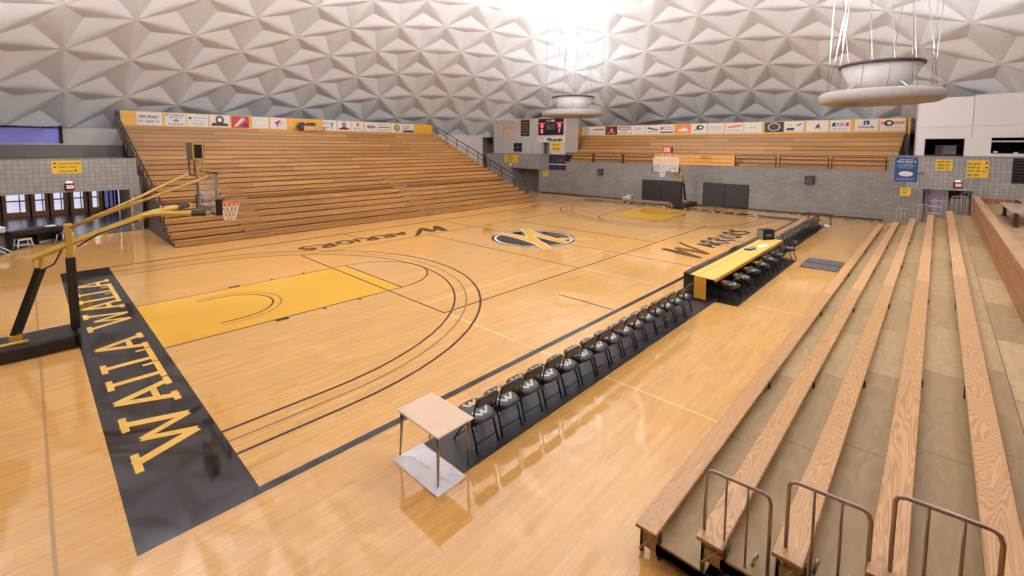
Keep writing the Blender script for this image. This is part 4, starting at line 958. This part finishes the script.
# scorer table
t = thing('scorer_table', 'long yellow-topped scorer table with black front by the near sideline', 'table', (-3.5, -8.9, 0))
LT = 7.3
b = MB(); b.box(0, LT, .26, .40, 0, .70, 0, .01); b.build('front_cabinet', M_black, t)
b = MB(); b.box(-.01, LT + .01, .25, .42, .70, .735, 0, .008); b.build('front_cap', mat('plum_black_rail', (.06, .028, .04, 1), .35), t)
for k in range(3):
    b = MB(); x0 = k * LT / 3; b.box(x0 + .002, x0 + LT / 3 - .002, -.48, .25, .655, .69, 0, .006); b.box(x0 + .01, x0 + LT / 3 - .01, .02, .028, .69, .693, 1); b.build('tabletop', [M_ytable, M_tanline], t)
b = MB(); b.box(.0, LT, -.485, -.475, .60, .69); b.box(LT, LT + .01, -.48, .25, .45, .69); b.build('cloth_edge', mat('amber_cloth', (.62, .30, .05, 1), .5), t)
b = MB(); b.box(-.012, 0, .07, .40, .0, .70); b.build('end_skirt', M_pad, t)
b = MB(); b.box(-.02, -.008, -.24, .09, .06, .69); b.build('end_drape', M_gold, t)
for x in (.15, LT / 3 - .28, 2 * LT / 3 - .28, LT - .1):
    b = MB(); b.box(x - .02, x + .02, -.1, -.06, 0, .655); b.box(x - .02, x + .02, .2, .24, 0, .655); b.box(x - .02, x + .02, -.1, .24, .06, .09); b.build('leg', M_rail_d, t)
t = thing('control_console', 'black boxy console standing on the far end of the yellow scorer table', 'console', (3.55, -8.83, .692), math.radians(-35))
b = MB(); b.box(-.26, .26, -.17, .17, 0, .40, 0, .02); b.build('case', M_void, t)
for s in (-1, 1):
    b = MB(); b.box(s * .26, s * .26 + s * .015, -.16, .16, .02, .38); b.build('side_rim', M_inkg, t)
b = MB(); b.box(-.12, .12, -.176, -.17, .14, .22); b.build('label_plate', M_inkg, t); b = MB(); b.tube([(-.15, 0, .42), (-.1, 0, .46), (.1, 0, .46), (.15, 0, .42)], .012, n=6); b.build('handle', M_metal, t)
t = thing('telephone', 'silver and black handset device lying on the yellow scorer table', 'device', (1.1, -8.95, .692), math.radians(-20))
b = MB(); b.box(-.22, .1, -.1, .1, 0, .05, 0, .02); b.build('base', M_black, t); b = MB(); b.box(-.08, .26, -.11, .11, .03, .075, 0, .02); b.build('lid', M_metal, t)
tag(MB().box(-.3, .3, -.11, .11, 0, .004).build('paper', M_paper, None, (2.1, -9.1, .691), -.1), 'white paper lying on the yellow scorer table past the silver device', 'paper')
t = thing('cable_bundle', 'dark cable bundle on the front rail of the scorer table', 'cable', (.62, -8.565, .735))
b = MB(); b.tube([(-.5, .0, .02), (-.2, .03, .03), (.0, -.02, .05), (.25, .02, .03), (.6, 0, .02)], [.015, .03, .06, .04, .015], n=8); b.build('coil', M_rail_d, t)

# far low table and rolled bench by the end wall
t = thing('table', 'low dark folding table beyond the last chair near the far wall', 'table', (13.9, -8.95, 0), FRZ)
b = MB(); b.box(-.35, .35, -.65, .65, .60, .64, 0, .01); b.build('tabletop', M_brown, t)
for sx in (-1, 1):
    for sy in (-1, 1):
        b = MB(); b.tube([(sx * .28, sy * .5, .6), (sx * .3, sy * .55, 0)], .02, n=6); b.build('leg', M_rail_d, t)
t = thing('low_bench', 'long low grey bench with a wooden end on the far baseline', 'bench', (15.9, 2.75, 0), FRZ)
b = MB(); b.box(-.16, .16, -1.75, 1.95, .08, .24, 0, .02); b.build('seat', mat('warm_grey_paint', (.26, .21, .18, 1), .5), t)
b = MB(); b.box(-.17, .17, -1.95, -1.75, .04, .26, 0, .02); b.build('end_cap', M_fascia, t)
for y in (-1.6, 0, 1.7):
    b = MB(); b.box(-.14, .14, y - .05, y + .05, 0, .08); b.build('leg', M_rail_d, t)
t = thing('floor_scrubber', 'small pale grey floor machine on a dark base by the far block wall', 'machine', (17.0, 4.9, 0), FRZ)
b = MB(); b.box(-.25, .25, -.55, .6, .0, .09, 0, .03); b.build('base', M_pad, t)
b = MB(); b.box(-.2, .2, -.3, .35, .09, .26, 0, .05); b.box(-.15, .15, -.33, .02, .25, .42, 0, .05); b.build('body', M_decal, t); b = MB(); b.tube([(0, -.28, .36), (0, -.42, .5), (0, -.5, .4)], .02, n=6); b.build('handle', M_white, t)

# ------------------------------------------------------------------ right-hand bleacher in the foreground
RX0, RX1 = -11.965, 13.4
rb = thing('bleacher', 'foreground bleacher of bare seat planks over tan plywood decks', 'bleachers', (RX0, -11.57, 0)); L = RX1 - RX0
for k in range(5):
    y = -.637 * k; z = .35 + .25 * k
    b = MB(); b.box(0 if k else -.0, L + (.7 if k == 0 else 0), y - .235, y, z - .04, z, 0, .008); b.build('seat_plank', M_plank, rb)
    b = MB(); b.box(.3, L, y - .05, y - .035, z - .33, z - .04); b.build('riser_board', M_deck, rb)
    # deck is the footrest of the row behind
    b = MB(); b.box(.1, L, y - (.70 if k < 4 else .875), y - .06, z - .17, z - .15); b.build('foot_deck', M_deck, rb)
    b = MB(); b.box(.08, .11, y - .70, y - .02, z - .27, z - .145); b.build('deck_nosing', M_deck, rb)
    for x in [.08] + [4.2 + 4.6 * q for q in range(5)]:
        b = MB(); b.box(x, x + .04, y - .25, y - .22, max(0, z - .33), z - .04); b.box(x, x + .04, y - .7, y - .2, max(0, z - .3), z - .17); b.box(x, x + .04, y - .05, y - .02, 0 if k == 0 else z - .42, z - .05); b.build('bracket', M_rail_d, rb)
    b = MB(); b.tube([(.05, y - .03, z - .3), (.05, y - .2, z - .06)], .012, n=5); b.build('brace', M_bronze, rb)
b = MB(); b.prism([(-.12, 0)] + [q for k in range(5) for q in ((-.12 - .637 * k, .14 + .25 * k), (-.12 - .637 * (k + 1), .14 + .25 * k))] + [(-3.3, 0)], 0, .3, .34); b.build('end_panel', M_void, rb)
# end loops (guard rails), near and far ends
def loop(label, x, y0, z, w, m, group, h=.86, lean_=0, n=4):
    t = thing('guard_loop', label, 'railing', (x, y0, z), 0, group)
    r = .06; b = MB()
    b.tube([(0, 0, 0), (0, 0, h - r), (0, -.018, h - .018), (0, -r, h), (0, -w + r, h + .02), (0, -w + .018, h), (0, -w, h - r), (0, -w, 0)], .0165, n=8); b.build('loop', m, t)
    for k in range(1, n - 1):
        b = MB(); y = -w * k / (n - 1); b.tube([(0, y, 0), (0, y, h + .01)], .012, n=6); b.build('bar', m, t)
    return t
G = 'tubular end loops at the near end of the foreground bleacher'
for k, lab in enumerate(('tubular steel end loop on the second step, lowest of the three in front', 'tubular steel end loop on the middle step of the foreground bleacher', 'tubular steel end loop on the highest step, at the bottom right corner')):
    t = loop(lab, -11.83, -12.235 - .69 * k, (.44, .69, .94)[k], .56, M_bronze, G, h=.78)
    for y in (-.2, -.42):
        b = MB(); b.tube([(.06, y, .01), (.10, y - .03, .12)], .016, n=6); b.build('latch_pin', M_metal, t)
G = 'end loops at the far end of the foreground bleacher'
for k, lab in enumerate(('pale end loop at the far end, beside the first seat planks', 'pale end loop at the far end, in front of the square yellow notice', 'pale end loop at the far end, before the mauve tunnel door', 'pale end loop at the far end, right of the mauve tunnel door')):
    loop(lab, 13.5, (-12.3, -12.95, -13.6, -14.3)[k], .35 + .25 * k, .5, mat('pale_tube', (.52, .48, .45, 1), .35, metal=.5), G, h=.95)

# ------------------------------------------------------------------ raised platform on the right
PL = 14.2
w = MB()
for k in range(4): w.box(-26, PL, -15.0 - (.012 if k in (1, 3) else 0), -15.2, 1.18 + k * .222, 1.18 + (k + 1) * .222 - .01)
struct('wall_platform_front', w, M_fascia)
w = MB(); w.box(-26, PL + .02, -15.2, -14.98, 2.05, 2.09); w.box(-26, PL, -16.4, -15.15, 1.72, 1.77); struct('floor_platform', w, M_plat)
w = MB(); w.box(-3, PL, -16.45, -16.4, 1.77, 2.0); struct('trim_platform_curb', w, M_fascia)
w = MB(); w.box(-26, PL, -22, -16.4, 1.96, 2.0); struct('floor_platform_upper', w, M_plat)
w = MB(); w.box(-26, 20, -22.2, -22, 0, 8); struct('wall_right', w, M_cream_wall)
w = MB(); w.box(PL - .1, PL, -22, -15.0, 0, 2.0); struct('wall_platform_end', w, M_fascia)
t = thing('table', 'wood-topped table on a dark pedestal on the raised platform', 'table', (5.4, -15.69, 1.77))
b = MB(); b.box(.1, 3.8, -.65, .13, .44, .475, 0, .01); b.build('tabletop', mat('worn_tabletop', (.42, .32, .24, 1), .4, var=.1), t)
for x in (.2, 3.5):
    b = MB(); b.box(x - .05, x + .05, -.04, .06, 0, .44); b.build('pedestal', M_rail_d, t); b = MB(); b.box(x - .25, x + .25, -.05, .07, 0, .05); b.build('foot', M_rail_d, t)
t = loop('pale metal rail at the far end of the raised platform', 13.9, -15.3, 1.77, 1.0, MATS['pale_tube'], None, h=.9, n=5)
t = loop('pale metal rail inside the right tunnel beside the mauve door', F(.15, -14.62)[0], -14.75, .9, .42, MATS['pale_tube'], None, h=1.0)

# ------------------------------------------------------------------ hanging ring lamps
def dome_z(x, y): return DZ + math.sqrt(DR * DR - x * x - y * y)
def ring_lamp(label, x, y, z, power, fill, k=1.0):
    t = thing('ring_lamp', label, 'lamp', (x, y, z), 0, 'hanging ring lamps')
    SK = lambda pr: [(r * k, q) for r, q in pr]
    b = MB(); b.lathe(SK([(1.25, 0), (1.86, 0), (2.02, .1), (2.02, .36), (1.92, .44), (1.25, .44), (1.17, .36), (1.17, .1)]), n=40, closed=True); b.build('ring', M_acoustic, t)
    b = MB(); b.lathe(SK([(.05, .46), (.80, .46), (.95, .62), (1.33, 1.46), (1.29, 1.46), (.9, .66), (.76, .52), (.05, .52)]), n=32); b.build('bowl', M_bowl, t)
    b = MB(); b.lathe(SK([(1.31, 1.42), (1.38, 1.42), (1.38, 1.53), (1.31, 1.53)]), n=32, closed=True); b.build('bowl_rim', M_rail_d, t)
    b = MB(); b.lathe([(.02, .85), (.65, .85), (.65, .9), (.02, .9)], n=24); b.build('lamp_disc', M_lamp, t)
    for q in range(14):
        a = 2 * PI * q / 14 + .2; r0 = 1.75 * k; r1 = (.9, 2.4)[q % 2] if q % 3 else 1.6; px, py = r1 * math.cos(a + .3), r1 * math.sin(a + .3)
        b = MB(); b.tube([(r0 * math.cos(a), r0 * math.sin(a), .40), (px, py, dome_z(x + px, y + py) - z - .05)], .010, n=5); b.build('cable', M_inkg, t)
    for q in range(4):
        a = PI / 4 + q * PI / 2; b = MB(); b.tube([(1.5 * math.cos(a), 1.5 * math.sin(a), .36), (1.0 * math.cos(a), 1.0 * math.sin(a), .72)], .03, n=5); b.build('bowl_arm', M_white, t)
    ld = bpy.data.lights.new('lamp_light', 'POINT'); ld.shadow_soft_size = .22; ld.energy = power; ld.color = (.97, .98, 1.0)
    lo = bpy.data.objects.new('lamp_light', ld); COL.objects.link(lo); lo.parent = t; lo.location = (0, 0, 1.12)
    ld = bpy.data.lights.new('dome_fill_light', 'AREA'); ld.shape = 'DISK'; ld.size = 1.2; ld.energy = fill; ld.color = (.97, .98, 1.0); ld.spread = math.radians(95)  # added fill floating above the bowl, aimed inward to even out the dome
    lo = bpy.data.objects.new('dome_fill_light', ld); COL.objects.link(lo); lo.parent = t; lo.location = (0, 0, 2.0)
    lo.rotation_euler = Vector((-x, -y, 15.5 - z)).to_track_quat('-Z', 'Y').to_euler()
    return t
ring_lamp('hanging ring lamp with white bowl near the white press box', 7.0, -11.8, 6.1, 900, 950)
ring_lamp('hanging ring lamp with white bowl above the scoreboard corner', 13.4, 7.9, 6.7, 430, 750, 1.22)
ring_lamp('unseen ring lamp added over the near end to light the dome', -18.5, 7.0, 6.0, 1500, 1900)  # added out of view to light the near dome and its floor reflection
ring_lamp('unseen ring lamp added over the platform behind the camera to light the dome', -3.5, -19.0, 6.2, 1500, 1600)  # added out of view as extra light on the dome behind the camera

# ------------------------------------------------------------------ world, colour
wd = bpy.data.worlds.new('world'); SC.world = wd; wd.use_nodes = True
wd.node_tree.nodes['Background'].inputs[0].default_value = (.6, .65, .85, 1); wd.node_tree.nodes['Background'].inputs[1].default_value = .6
SC.view_settings.view_transform = 'Standard'; SC.view_settings.look = 'None'; SC.view_settings.gamma = 1; SC.view_settings.use_curve_mapping = False
SC.view_settings.exposure = .46
SC.cycles.use_denoising = True
SC.cycles.max_bounces = 12; SC.cycles.diffuse_bounces = 8; SC.cycles.sample_clamp_indirect = 8
